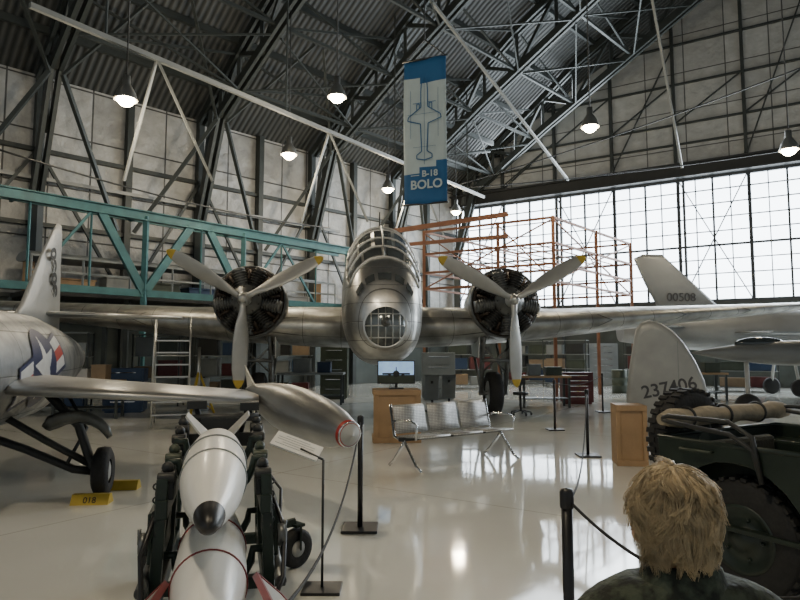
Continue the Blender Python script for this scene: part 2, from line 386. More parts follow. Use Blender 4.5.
for k in range(4):
    p=a.lerp(b,.08+.28*k); m=MB();m.bar(p,Vector((p.x,p.y,roof_at(p.x,p.y))),.05);m.build('suspension_rod',M_steel,root)
for (p1,y1,p2,y2,lb) in (((432,2),21.5,(568,180),30,'pale sloping strut crossing the gable wall right of the banner'),((652,-2),25,(682,168),28,'long thin strut dropping across the gable wall at upper right')):
    m=MB();m.bar(at(*p1,y1),at(*p2,y2),.10);tag(m.build('sloping_strut',M_steell),lb,'strut')
for (p1,p2,Y1,Y2,lb) in (((420,195),(800,68),30,22,'upper slack cable strung across the gable wall'),((420,190),(800,148),31,24,'lower slack cable strung across the gable wall'),((0,150),(330,228),14,24,'thin cable strung along the quilted wall at left')):
    m=MB();m.pipe(rope(at(*p1,Y1),at(*p2,Y2),.25),.026,6);tag(m.build('overhead_cable',M_dark),lb,'cable')
# ---- teal girder structure
a=at(-40,184,16.0);b=at(352,252,26)
root=thing('teal_gantry','long teal steel girder gantry standing along the quilted wall at left','gantry',(a.x,a.y,0))
m=MB();m.bar(a,b,.08,.26);m.bar(a+Z(.14),b+Z(.14),.24,.035);m.bar(a-Z(.14),b-Z(.14),.24,.035);m.build('top_girder',M_teal,root)
a2=Vector((a.x,a.y,3.42));b2=Vector((b.x,b.y,3.42))
m=MB();m.bar(a2,b2,.12,.22);m.build('lower_girder',M_teal,root)
for q in(.36,.62,.98):
    p=a.lerp(b,q);m=MB();m.bar(Vector((p.x,p.y,0)),p,.15,.15);m.build('post',M_teal,root)
for q in(.12,.24,.5,.74,.86):
    m=MB();m.bar(a2.lerp(b2,q),a.lerp(b,q),.05,.05);m.build('hanger',M_teal,root)
for q,w in((.12,.24),(.62,.74),(.86,.74)):
    m=MB();m.bar(a2.lerp(b2,q),a.lerp(b,w)-Z(.12),.06,.08);m.build('brace',M_teal,root)
for q,w in((.36,.47),(.36,.26),(.62,.52)):
    m=MB();m.bar(a2.lerp(b2,q),a.lerp(b,w)-Z(.12),.16,.24);m.build('slanted_leg',M_teal,root)
off=-NI*.9
m=MB();m.bar(a+off+Z(.1),b+off,.08,.2)
for q in(.1,.35,.6,.9):
    m.bar(a.lerp(b,q),a.lerp(b,q)+off,.08,.14)
m.build('rear_girder',M_teal,root)
root=thing('storage_deck','raised storage deck with a pale railing behind the teal girder','deck',K+DL*17+NI*1.4)
A=K+DL*11+NI*1.4;B=K+DL*22.6+NI*1.4
m=MB();m.bar(A+Z(3.35),B+Z(3.35),2.2,.15);m.build('deck_floor',M_dark,root)
m=MB()
for z in(4.0,4.45):m.bar(A+NI*1.0+Z(z),B+NI*1.0+Z(z),.06)
for k in range(9):
    p=A.lerp(B,k/8)+NI*1.0;m.bar(p+Z(3.3),p+Z(4.45),.05)
m.build('railing',M_grey,root)
for k in range(5):
    for o_ in(-1.0,.85):
        p=A.lerp(B,k/4)+NI*o_;m=MB();m.bar(p,p+Z(3.3),.14);m.build('support_post',M_steel,root)
cols=[M_lgrey,M_card,M_grey,M_dblue,M_olive,M_steell,M_wood]
cn=['light grey','cardboard brown','grey','dark blue','olive green','steel grey','plywood']
for k in range(7):
    p=A.lerp(B,.12+.125*k);h=.42+.08*(k%3)
    t=thing('storage_box','%s storage box on the raised deck behind the teal girder'%cn[k],'box',p+Z(3.43));M=frame(p+Z(3.43+h/2),DL,NI)
    m=MB();m.box((0,0,0),(1.1,.7,h),M=M);m.build('body',cols[k],t,bev=.02)
    m=MB();m.box((0,0,h/2+.025),(1.16,.76,.05),M=M);m.build('lid',cols[k],t)
root=thing('aircraft_wing_panel','pale spare aircraft wing panel propped on trestles along the raised deck','wing panel',A.lerp(B,.4)+Z(3.43))
m=MB();p0=A.lerp(B,.0)+NI*.1+Z(4.6);p1=A.lerp(B,1.0)+NI*.1+Z(4.5)
m.loft([[p+NI*(c*math.cos(q))+Z(h*math.sin(q)) for q in [2*PI*j/14 for j in range(14)]] for p,c,h in((p0,.25,.03),(p0.lerp(p1,.3),.55,.1),(p1,.75,.16))]);m.build('skin',M_grey,root)
for q in(.02,.985):
    p=p0.lerp(p1,q); m=MB();m.bar(p-Z(.08),Vector((p.x,p.y,3.43)),.3,.1);m.build('trestle',M_wood,root)
for d_,lb in((0,'upper pale crane rail running along the quilted wall above the teal girder'),(1,'lower pale crane rail running along the quilted wall above the teal girder')):
    m=MB();p=K+DL*9+NI*.3+Z(7.3-.7*d_);q=K+DL*30+NI*.3+Z(7.3-.7*d_);m.bar(p,q,.08,.12);tag(m.build('crane_rail',M_steell),lb,'rail')
# ---- orange frame
root=thing('orange_scaffold','tall rusty orange lattice assembly frame standing in front of the windows','scaffold frame',(3,22,0))
Ac,Bc,Cc=Vector((.9,23,0)),Vector((5.1,20.4,0)),Vector((9.6,25.6,0));Dc=Ac+(Cc-Bc)
for p in(Ac,Bc,Cc,Dc,Ac.lerp(Bc,.6),Bc.lerp(Cc,.5)):
    m=MB();m.bar(p,p+Z(6.1),.10);m.build('post',M_orange,root)
for (p,q) in((Ac,Bc),(Bc,Cc),(Cc,Dc),(Dc,Ac)):
    for z in(6.05,5.2,4.5,3.9):
        m=MB();m.bar(p+Z(z),q+Z(z),.06,.08);m.build('rail',M_orange,root)
for (p,q,z0,z1) in((Ac,Bc,3.9,6),(Bc,Cc,6,3.9),(Cc,Bc,6,3.9),(Bc,Ac.lerp(Bc,.6),3.9,6),(Dc,Cc,4,6),(Ac,Ac.lerp(Bc,.6),6,3.9)):
    m=MB();m.bar(p+Z(z0),q+Z(z1),.045);m.build('diagonal_brace',M_orange,root)
for k in range(9):
    q=k/8;p=Ac.lerp(Bc,q);r=Dc.lerp(Cc,q);m=MB();m.bar(p+Z(5.2),r+Z(5.2),.035);m.build('cross_rung',M_orange,root)
m=MB();m.bar(at(388,232,21),at(508,214,20.8),.1,.16);m.build('boom',M_orange,root)
m=MB();m.bar(at(388,246,21),at(508,236,20.8),.1,.12);m.build('boom',M_orange,root)
# ---- lamps
def lamp_at(p,lb,pw):
    t=thing('high_bay_lamp',lb,'lamp',p)
    M=Matrix.Translation(p)
    m=MB();m.lathe([(.27,-.10),(.26,-.05),(.21,.1),(.13,.24),(.09,.3),(.09,.5),(.03,.52),(0,.52)],20,M);m.build('lamp_shade',M_alus,t)
    m=MB();m.ball((0,0,-.09),(.20,.20,.17),14,10,M=M);m.build('bulb',M_lamp,t)
    m=MB();m.tube(p+Z(.5),Vector((p.x,p.y,roof_at(p.x,p.y)-.05)),.02,n=6);m.build('drop_rod',M_dark,t)
    l=bpy.data.lights.new('lamp_light','POINT');l.energy=pw;l.color=(1,.85,.62);l.shadow_soft_size=.25
    o=bpy.data.objects.new('lamp_light',l);C.objects.link(o);o.location=p-Z(.55)
for a in((126,96,14.5,'lit high bay lamp nearest the upper left corner'),(337,94,17,'large lit high bay lamp hanging just left of the banner top'),(289,152,20,'lit high bay lamp below the pale beam, left of the nose'),(388,187,25,'small lit high bay lamp immediately left of the banner'),(456,210,30,'smallest lit high bay lamp immediately right of the banner bottom'),(590,124,18,'lit high bay lamp in front of the gable wall, right of the banner'),(789,147,18,'lit high bay lamp at the far right edge')):lamp_at(at(*a[:3]),a[3],320)
lamp_at(Vector((-2.0,1.6,8.8)),'added unseen lamp above the viewer, brightening the white bombs',750)  # fill lamp out of view, added to brighten the bombs and near floor
lamp_at(Vector((2.6,2.5,8.8)),'added unseen lamp above the viewer, brightening the jeep side',260)  # weaker fill lamp overhead, also added and out of view
# ---- banner
p0=at(404,63,15.3);p1=at(446,54.5,14.9);H=3.72
xv=(p1-p0);xv.z=0;Wd=xv.length;zt=(p0.z+p1.z)/2
root=thing('hanging_banner','long blue and white vertical banner with an aircraft outline drawing and lettering','banner',(p0+p1)/2-Z(H))
MBn=frame(((p0.x+p1.x)/2,(p0.y+p1.y)/2,zt),xv,(0,0,1))
m=MB()
def bz(x,y):return .03*math.sin(x*5+y*1.3)
vs=[(Wd*(i/8-.5),-H*j/24,bz(Wd*(i/8-.5),-H*j/24)) for j in range(25) for i in range(9)]
fs=[(j*9+i,j*9+i+1,j*9+i+10,j*9+i+9) for j in range(24) for i in range(8)]
m.add(vs,fs,True,0,MBn)
for idx in range(len(m.f)):
    j=idx//8;i=idx%8
    m.m[idx]=1 if (j<3 or (j==3 and i>2) or j>18 or (j==18 and i>2) or(j==17 and i>5)) else 0
o=m.build('cloth',[M_cloth,M_blue],root);md=o.modifiers.new('s','SOLIDIFY');md.thickness=.008
m=MB();m.tube((-Wd/2-.05,0,0),(Wd/2+.05,0,0),.025,M=MBn);m.build('hem_pole',M_dark,root)
m=MB();m.tube((-Wd/2-.03,-H,.0),(Wd/2+.03,-H,0),.025,M=MBn);m.build('hem_pole',M_dark,root)
m=MB();pt=MBn@Vector((0,0,0));m.pipe([MBn@Vector((-Wd/2,0,0)),pt+Z(.5),Vector((pt.x,pt.y,roof_at(pt.x,pt.y)))],.015,6);m.pipe([MBn@Vector((Wd/2,0,0)),pt+Z(.5)],.015,6);m.build('suspension_cord',M_dark,root)
def strip(m,pts,w,M,z=.055,mi=0):
    for a,b in zip(pts,pts[1:]):
        m.bar((a[0],-1.55+(a[1]+1.55)*1.13,z),(b[0],-1.55+(b[1]+1.55)*1.13,z),w,.004,M=M,mi=mi)
m=MB()
for sg in(-1,1):
    strip(m,[(0,-.62),(sg*.07,-.72),(sg*.09,-.95),(sg*.09,-1.3),(sg*.42,-1.5),(sg*.44,-1.58),(sg*.1,-1.68),(sg*.07,-2.3),(sg*.2,-2.38),(sg*.2,-2.46),(0,-2.5)],.024,MBn)
    strip(m,[(sg*.2,-1.37),(sg*.2,-1.22),(sg*.13,-1.22),(sg*.13,-1.33)],.02,MBn)
    strip(m,[(sg*.30,-1.2),(sg*.08,-1.2)],.014,MBn)
    strip(m,[(sg*.36,-.9),(sg*.36,-2.0)],.008,MBn)
strip(m,[(0,-.5),(0,-2.6)],.008,MBn);strip(m,[(-.44,-1.45),(.44,-1.45)],.006,MBn);strip(m,[(-.3,-2.2),(.3,-2.2)],.006,MBn)
m.build('aircraft_drawing',M_blue,root)
text('B-18',.22,MBn@Matrix.Translation((.14,-2.98,.06)),M_cloth,root,bold=.006)
text('BOLO',.31,MBn@Matrix.Translation((.05,-3.25,.06)),M_cloth,root,bold=.008)
m=MB();m.box((-.25,-3.0,.05),(.22,.02,.005),M=MBn);m.build('printed_rule',M_cloth,root)
# ================================================================= BOMBER
SC=1.13
TB=Matrix.Translation((0,0,1.6))@Matrix.Scale(SC,4)@Matrix.Translation((0,0,-1.6))@Matrix.Translation((-.38,12.2,0))@Matrix.Rotation(math.radians(4.3),4,'Z')
bp0=TB@Vector((0,0,.184))
plane=thing('bomber_aircraft','large polished silver twin-engine propeller bomber facing the camera','aircraft',(bp0.x,bp0.y,0),math.radians(4.3))
FU=[(-1.82,.14,1.88,2.26),(-1.76,.38,1.70,2.52),(-1.62,.54,1.54,2.84),(-1.36,.65,1.42,3.20),(-1.0,.71,1.36,3.54),(-.5,.75,1.33,3.88),(.1,.77,1.33,4.08),(.8,.77,1.34,4.15),(2,.77,1.38,4.10),(4,.76,1.5,3.98),(8,.52,1.95,3.75),(12,.15,2.7,3.4)]
def fring(y):
    if y<=FU[0][0]: return list(FU[0][1:])
    for a,b in zip(FU,FU[1:]):
        if y<=b[0]:
            q=(y-a[0])/(b[0]-a[0]);return [a[i]+(b[i]-a[i])*q for i in range(1,4)]
    return list(FU[-1][1:])
def fpt(y,th,off=0):
    w,zb,zt_=fring(y);zc=zb+(zt_-zb)*.42
    s_,c_=math.sin(th),math.cos(th); e=.85
    x=(w+off)*math.copysign(abs(s_)**e,s_); h=(zt_-zc) if c_>0 else (zc-zb)
    z=zc+(h+off)*math.copysign(abs(c_)**e,c_)
    return Vector((x,y-off*.6,z))
ys=[FU[0][0]]
for a,b in zip(FU,FU[1:]):
    k=3 if b[0]<2 else 4
    ys+= [a[0]+(b[0]-a[0])*i/k for i in range(1,k+1)]
m=MB(TB);m.loft([[fpt(y,2*PI*k/40) for k in range(40)] for y in ys]);m.build('fuselage',M_alu,plane)
def pane_patch(m,y0,y1,t0,t1,off=.008):
    n=3;vs=[fpt(y0+(y1-y0)*i/n,t0+(t1-t0)*j/n,off) for i in range(n+1) for j in range(n+1)]
    m.add(vs,[(i*(n+1)+j,i*(n+1)+j+1,(i+1)*(n+1)+j+1,(i+1)*(n+1)+j) for i in range(n) for j in range(n)],True)
g=MB(TB)
rows=[(-1.26,-1.08,60,4),(-1.02,-.80,60,5),(-.74,-.48,58,5),(-.40,-.12,54,4),(.0,.30,46,4)]
for y0,y1,w_,nc in rows:
    st_=2*w_/nc
    for k in range(nc):
        a=-w_+st_*k;pane_patch(g,y0,y1,D(a+2.4),D(a+st_-2.4))
g.build('nose_glazing',M_nglass,plane)
g=MB(TB)
for a0 in(-58,-34,-10,14,38):
    pane_patch(g,-1.63,-1.54,D(a0+1),D(a0+19))
g.build('bombardier_window',M_nglass,plane)
m=MB(TB)
for yb in(-1.30,-1.05,-.77,-.44,-.06,.36):
    wv=64 if yb<-.5 else 58-14*(yb+.5)
    m.pipe([fpt(yb,D(wv*a/8),.012) for a in range(-8,9)],.022,6)
for sg in(-1,1):
    m.pipe([fpt(y,D(sg*(64 if y<-.5 else 58-14*(y+.5))),.012) for y in(-1.30,-1.2,-1.05,-.9,-.5,-.2,.1,.36)],.024,6)
m.pipe([fpt(y,0,.012) for y in(-1.30,-1.1,-.8,-.5,-.2,.1,.36)],.022,6)
m.build('glazing_frame',M_alus,plane)
m=MB(TB)
for s_ in(-1,1):
    for y0,y1 in((.75,1.0),(1.1,1.6),(2.2,2.6)):pane_patch(m,y0,y1,D(s_*66),D(s_*84))
m.build('cabin_side_windows',M_glass,plane)
RT,DT=.35,.17
MT=Matrix.Translation((0,-1.74,2.02))@Matrix.Rotation(PI/2,4,'X')
def dome(x,y,off=0):
    r=math.hypot(x,y)/RT;return Vector((x,y,DT*math.sqrt(max(0,1-min(r,1)**2))+off))
m=MB(TB);m.lathe([(RT*math.sin(a),DT*math.cos(a)) for a in [PI/2*i/8 for i in range(9)]]+[(RT,-.16)],28,MT);tur=m.build('nose_turret',M_nglass,plane)
m=MB(TB);m.torus(RT+.01,.035,MT);m.torus(RT+.03,.04,MT@Matrix.Translation((0,0,-.07)))
for c in(-.24,-.12,0,.12,.24):
    h=math.sqrt(RT**2-c*c)
    m.pipe([dome(c,h*k/7,.004) for k in range(-7,8)],.010,6,M=MT)
for c in(-.2,0,.2):
    h=math.sqrt(RT**2-c*c)
    m.pipe([dome(h*k/7,c,.004) for k in range(-7,8)],.012,6,M=MT)
m.build('turret_frame',M_alus,tur)
m=MB(TB);m.lathe([(.08,.14),(.08,.19),(.05,.21),(.025,.22),(.02,.34),(.025,.36),(.025,.40),(0,.40)],16,MT@Matrix.Translation((0,.06,0)));m.build('gun_mount',M_engl,tur)
m=MB(TB);m.tube((0,.6,4.1),(0,.6,4.5),.02,.012);m.build('antenna_mast',M_dark,plane)
def airfoil(le,ch,z,th,x,tw=0):
    pr=[(0,0),(.02,.22),(.08,.4),(.2,.52),(.35,.55),(.55,.45),(.8,.22),(1,.02),(.8,-.16),(.55,-.3),(.35,-.4),(.2,-.42),(.08,-.33),(.02,-.18)]
    return [Vector((x,le+c*ch,z+t*th)) for c,t in pr]
for sg in(-1,1):
    st=[(0.3,.75,4.6,2.07,.98),(1.4,.78,4.5,2.09,.94),(2.9,.85,4.3,2.14,.84),(4,1.05,3.9,2.2,.72),(6.5,1.6,3.1,2.40,.52),(9.5,2.3,2.3,2.62,.32),(11.6,2.85,1.6,2.80,.18),(12.4,3.3,.8,2.88,.08)]
    m=MB(TB);m.loft([airfoil(le,ch,z,th,sg*x) for x,le,ch,z,th in st]);m.build('wing',M_aluw,plane)
    m=MB(TB);m.loft([airfoil(10.4+.25*x,1.7-.22*x,3.05,.22*(1-x/6),sg*x) for x in(.1,2,4,4.6)]);m.build('tailplane',M_aluw,plane)
m=MB(TB);m.loft([[Vector((p.z-3.0,p.y,p.x)) for p in airfoil(le,ch,3.0,th,z)] for z,le,ch,th in((3.1,10,2.6,.2),(3.9,10.6,1.9,.14),(4.5,11.2,1.0,.07))]);m.build('tail_fin',M_aluw,plane)
def engine(sg,ang):
    cx=2.67*sg;MC=Matrix.Translation((cx,0,2.62))@Matrix.Rotation(-PI/2,4,'X')
    m=MB(TB);m.lathe([(.71,.72),(.725,.705),(.745,.74),(.765,.9),(.75,1.2),(.70,1.2),(.71,.9),(.71,.72)],36,MC)
    m.build('engine_cowling',M_engl,plane)
    m=MB(TB);m.lathe([(.66,1.12),(.68,1.2),(.66,1.7),(.56,2.6),(.42,3.4),(.2,4.0),(.0,4.2)],28,MC);m.build('nacelle',M_alu,plane)
    m=MB(TB);m.lathe([(0,.12),(.12,.13),(.14,.17),(.19,.20),(.25,.27),(.29,.30),(.31,.36),(.31,.62),(.27,.95),(.70,.95),(.70,1.12)],24,MC,mis=[1,1,1,1,1,1,0,0,0,0])
    for k in range(9):
        a=2*PI*(k+.5)/9;m.ball((.26*math.cos(a),.26*math.sin(a),.29),.022,8,6,M=MC)
    en=m.build('engine',[M_engine,M_engl],plane)
    m=MB(TB);m.torus(.655,.045,MC@Matrix.Translation((0,0,.70)),36,8);m.build('exhaust_collector',M_bronze,en)
    for k in range(9):
        a=2*PI*k/9+.2;Mk=MC@Matrix.Rotation(a,4,'Z')@Matrix.Translation((0,0,.52))@Matrix.Rotation(PI/2,4,'Y')
        m=MB(TB);pr=[(.08,.28)]
        for j in range(6):
            h=.31+j*.052;pr+=[(.15,h),(.15,h+.02),(.11,h+.022),(.11,h+.048)]
        pr+=[(.14,.63),(.10,.685),(0,.69)]
        m.lathe(pr,14,Mk);m.box((-.08,.0,.655),(.14,.24,.06),M=Mk);m.build('cylinder',M_engine if k%2 else M_engl,en)
        for s3 in(-.05,.05):
            m=MB(TB);m.tube((-.16,s3*.6,.27),(-.17,s3*1.6,.66),.016,n=6,M=Mk);m.build('pushrod_tube',M_alus,en)
        a2_=a+PI/9;m=MB(TB);m.pipe([(.33*math.cos(a2_),.33*math.sin(a2_),.62),(.5*math.cos(a2_),.5*math.sin(a2_),.52),(.62*math.cos(a2_),.62*math.sin(a2_),.62)],.045,8,M=MC);m.build('intake_pipe',M_bronze,en)
    pm=MB(TB);pm.lathe([(.0,-.16),(.07,-.15),(.1,-.08),(.1,.06),(.14,.08),(.14,.16)],18,MC)
    pr=pm.build('propeller',M_alus,plane)
    for k in range(3):
        a=D(ang+120*k);u=Vector((math.cos(a),0,math.sin(a)));v=Vector((-math.sin(a),0,math.cos(a)));ax=Vector((0,1,0))
        m=MB(TB);rings=[];st=[(.05,.06,.06,0),(.2,.06,.06,0),(.3,.085,.05,46),(.5,.13,.035,38),(.8,.16,.025,30),(1.1,.16,.018,25),(1.38,.145,.014,21),(1.58,.11,.012,20),(1.62,.10,.009,19),(1.70,.06,.006,18),(1.74,.018,.004,18)]
        for r,w,t,tw in st:
            tr=D(tw);c=Vector((cx,-.02,2.62))+u*r
            e1=v*math.cos(tr)+ax*math.sin(tr);e2=-v*math.sin(tr)+ax*math.cos(tr)
            rings.append([c+e1*(w*math.cos(q))+e2*(t*math.sin(q)) for q in [2*PI*j/12 for j in range(12)]])
        m.loft(rings,mif=lambda i:1 if i>=7 else 0);m.build('blade',[M_blade,M_yellow],pr)
    gx=cx*.97;zg=.184
    g=MB(TB)
    for dx in(-.3,.3):
        g.tube((gx+dx,1.2,2.1),(gx+dx*.9,1.6,zg+.48),.055,.05);g.tube((gx+dx,2.6,1.9),(gx+dx*.9,1.65,zg+.55),.03)
        g.tube((gx+dx,1.25,1.7),(gx-dx,1.45,1.1),.02);g.tube((gx+dx,1.0,1.9),(gx+dx,1.5,1.2),.035)
    g.tube((gx-.32,1.6,zg+.48),(gx+.32,1.6,zg+.48),.05);g.tube((gx-.3,1.35,1.4),(gx+.3,1.35,1.4),.04);g.build('landing_gear_leg',M_engl,plane)
    Mw=Matrix.Translation((gx,1.6,zg+.48))@Matrix.Rotation(PI/2,4,'Y')
    m=MB(TB);m.lathe([(.27,-.12),(.38,-.16),(.46,-.12),(.48,0),(.46,.12),(.38,.16),(.27,.12)],32,Mw);wh=m.build('main_wheel',M_rubber,plane)
    m=MB(TB);m.lathe([(0,-.14),(.1,-.13),(.2,-.08),(.27,-.12),(.27,.12),(.2,.08),(.1,.13),(0,.14)],24,Mw);m.build('wheel_hub',M_alus,wh)
    for s2 in(-1,1):
        m=MB(TB);m.prism([(0,0),(.9,.05),(.85,-.5),(.1,-.55)],.02,frame((gx+s2*.42,1.0,2.0),(0,1,0),(0,0,1)));m.build('gear_door',M_alus,plane)
engine(-1,28);engine(1,31)
# ================================================================= JET FIGHTER LEFT
TH=math.radians(15);jo=Vector((-4.66,6.8,0))
TJ=Matrix.Translation(jo)@Matrix.Rotation(TH,4,'Z')
jet=thing('jet_fighter','silver jet fighter with star insignia and wing tank, cut off at the left edge','aircraft',jo,TH)
JF=[(-5.2,.05,1.25),(-4.6,.28,1.28),(-3.5,.5,1.33),(-2,.64,1.38),(0,.68,1.40),(1.2,.67,1.41),(2.2,.56,1.43),(3.2,.42,1.46),(3.9,.3,1.48)]
def jr(y):
    for a,b in zip(JF,JF[1:]):
        if y<=b[0]:
            q=max(0,(y-a[0])/(b[0]-a[0]));return a[1]+(b[1]-a[1])*q,a[2]+(b[2]-a[2])*q
    return JF[-1][1:]
def jp(y,th,off=0):
    r,z=jr(y);return Vector(((r+off)*math.cos(th),y,z+(r+off)*math.sin(th)))
m=MB(TJ);yy=[-5.2+i*.2 for i in range(46)];m.loft([[jp(y,2*PI*k/40) for k in range(40)] for y in yy]);m.build('fuselage',M_aluj,jet)
m=MB(TJ);m.lathe([(.27,0),(.29,.05),(.25,.3),(.2,.3),(.2,.0)],24,Matrix.Translation((0,3.85,1.48))@Matrix.Rotation(-PI/2,4,'X'));m.build('exhaust_nozzle',M_dark,jet)
def finring(z,le,te,th): 
    n=12;c=(le+te)/2;h=(te-le)/2
    return [Vector((th*math.sin(2*PI*k/n),c+h*math.cos(2*PI*k/n),z)) for k in range(n)]
m=MB(TJ);m.loft([finring(1.9,.9,3.4,.09),finring(2.2,1.4,3.35,.08),finring(3.0,2.2,3.3,.05),finring(3.45,2.75,3.3,.035),finring(3.62,3.0,3.25,.015)]);fin=m.build('tail_fin',M_lgrey,jet)
text('0909',.38,TJ@frame((.088,2.60,2.78),(0,.25,-1),(0,1,.25)),M_black,fin,bold=.014)
for sg in(-1,1):
    m=MB(TJ);m.loft([airfoil(2.3,1.3,2.15,.1,sg*.05),airfoil(3.0,.7,2.15,.05,sg*1.9)]);m.build('tailplane',M_alus,jet)
m=MB(TJ);m.ball((0,-2.4,1.9),(.32,.95,.42));m.build('canopy',M_glass,jet)
m=MB(TJ);S=.42;yc=.12;thc=D(1);TI=D(-14)
def in_star(r,a):
    x=r*math.cos(a);y=r*math.sin(a);ix,iy=.382*math.cos(D(36)),.382*math.sin(D(36))
    return (1-x)*iy-(1-ix)*y>0 and x<=1
vs=[];NX,NY=120,60;HX,HY=2.15,1.15
for j in range(NY+1):
    for i in range(NX+1):
        x0=(-1+2*i/NX)*HX;y0=(-1+2*j/NY)*HY;x=x0*math.cos(TI)-y0*math.sin(TI);y=x0*math.sin(TI)+y0*math.cos(TI)
        yy_=yc-x*S*.95;r,z=jr(yy_);vs.append(jp(yy_,thc+y*S/r,.012))
fs=[];mi=[]
for j in range(NY):
    for i in range(NX):
        x=(-1+2*(i+.5)/NX)*HX;y=(-1+2*(j+.5)/NY)*HY;r=math.hypot(x,y);a=math.atan2(x,y)%(2*PI/5);a=min(a,2*PI/5-a)
        c=None
        if in_star(r/.95,a):c=0
        elif r<1.12:c=1
        elif abs(y)<.56 and abs(x)<2.1:
            c=0
            if abs(y)>.45 or abs(x)>1.99:c=1
            elif abs(y)<.15:c=2
        if c is not None:fs.append((j*(NX+1)+i,j*(NX+1)+i+1,(j+1)*(NX+1)+i+1,(j+1)*(NX+1)+i));mi.append(c)
m.add(vs,fs,True);m.m=mi;m.build('star_insignia',[M_mwhite,M_navy,M_red],jet)
def wr(le,te,th,n=14):
    le=Vector(le);te=Vector(te);return [le.lerp(te,c)+Z(t*th) for c,t in[(0,0),(.03,.25),(.1,.4),(.25,.5),(.5,.45),(.8,.2),(1,.02),(.8,-.15),(.5,-.3),(.25,-.35),(.1,-.3),(.03,-.18)]]
m=MB();m.loft([wr((-4.3,6.0,1.24),(-4.9,8.6,1.26),.24),wr((-1.32,5.85,1.12),(-1.6,7.2,1.14),.12)]);m.build('wing',M_alud,jet)
m=MB(TJ);m.loft([airfoil(-.8,2.4,1.28,.28,-.3),airfoil(.2,1.3,1.12,.12,-3.6)]);m.build('wing',M_alud,jet)
R0=at(246,389,6.75);R1=at(353,436,5.0);MK=zto(R0,R1-R0);LT=(R1-R0).length
m=MB();pr=[(.0,0),(.03,.02*LT),(.1,.12*LT),(.17,.28*LT),(.215,.45*LT),(.225,.6*LT),(.205,.75*LT),(.165,.87*LT),(.125,.94*LT),(.112,.96*LT),(.102,.975*LT),(.09,.98*LT),(.04,.985*LT),(.0,LT)]
m.lathe(pr,32,MK,mis=[0]*9+[1,1,2,2]);tk=m.build('wing_tank',[M_alud,M_red,M_lgrey],jet)
m=MB();m.torus(.10,.008,MK@Matrix.Translation((0,0,.976*LT)));m.build('nose_ring',M_chrome,tk)
for sg in(-1,1):
    m=MB();m.prism([(.0,0),(.3,0),(.02,.28*sg)],.015,frame(R0.lerp(R1,.03),(R1-R0),(-.3,0,1)));m.build('tank_fin',M_alus,tk)
wp=fl(102,496);wp.z=.27
Mw=Matrix.Translation(wp)@Matrix.Rotation(TH,4,'Z')@Matrix.Rotation(PI/2,4,'Y')
m=MB();m.lathe([(.13,-.07),(.2,-.09),(.26,-.06),(.27,0),(.26,.06),(.2,.09),(.13,.07)],28,Mw);wh=m.build('main_wheel',M_rubber,jet)
m=MB();m.lathe([(0,-.08),(.08,-.07),(.13,-.05),(.13,.05),(.08,.07),(0,.08)],20,Mw);m.build('wheel_hub',M_lgrey,wh)
top=Vector((-3.9,6.9,1.15))
for pts,r in(([top,wp+Vector((-.3,.02,.5)),wp+Vector((-.12,0,.05)),wp],.05),([top+Vector((-.6,-.3,-.05)),wp+Vector((-.6,-.1,.35)),wp+Vector((-.15,0,.08))],.04),([Vector((-4.6,6.6,.8)),wp+Vector((-.8,-.1,.25)),wp+Vector((-.3,-.05,.03)),wp+Vector((-.12,0,.0))],.045),([top+Vector((.05,.3,0)),wp+Vector((-.3,.2,.45)),wp+Vector((-.35,-.1,.1))],.02)):
    m=MB();m.pipe(pts,r,8);m.build('landing_gear_strut',M_dark,jet)
m=MB();dr=[]
for i in range(9):
    a=PI*(.08+.72*i/8);dr.append((wp.x-.28+.40*math.cos(a),wp.y-.1,.58+.30*math.sin(a)))
m.pipe(dr,[.03]+[.05]*7+[.03],6,flat=2.0);m.build('gear_door',M_engl,jet)
wp2=TJ@Vector((-1.7,.0,.27));m=MB();Mw=Matrix.Translation(wp2)@Matrix.Rotation(TH,4,'Z')@Matrix.Rotation(PI/2,4,'Y');m.lathe([(0,-.07),(.2,-.09),(.26,-.06),(.27,0),(.26,.06),(.2,.09),(0,.07)],28,Mw);m.build('main_wheel',M_rubber,jet)
m=MB();m.tube(wp2,wp2+Vector((.5,0,1.0)),.05);m.build('landing_gear_strut',M_dark,jet)
wp3=TJ@Vector((0,-3.6,.22));m=MB();Mw=Matrix.Translation(wp3)@Matrix.Rotation(TH,4,'Z')@Matrix.Rotation(PI/2,4,'Y');m.lathe([(0,-.05),(.17,-.07),(.22,0),(.17,.07),(0,.05)],24,Mw);m.build('nose_wheel',M_rubber,jet)
m=MB();m.tube(wp3,wp3+Z(.8),.05);m.build('nose_gear_strut',M_dark,jet)
for i,(dx,dy,lb) in enumerate(((.05,-.33,'yellow wheel chock stencilled with digits in front of the jet fighter wheel'),(.06,.36,'yellow wheel chock behind the jet fighter wheel'))):
    c=Vector((wp.x+dx,wp.y+dy,0));t=thing('wheel_chock',lb,'chock',c)
    M=frame(c,(1,.1,0),(-.1,1,0))
    m=MB();m.add([(-.19,-.09,0),(.19,-.09,0),(.19,.09,0),(-.19,.09,0),(-.19,-.03,.10),(.19,-.03,.10),(.19,.03,.10),(-.19,.03,.10)],[(0,3,2,1),(4,5,6,7),(0,1,5,4),(2,3,7,6),(1,2,6,5),(0,4,7,3)],False,0,M);m.build('wedge',M_yellow,t)
    if i==0:text('018',.09,M@frame((0,-.068,.045),(1,0,0),(0,.5,1)),M_black,t)
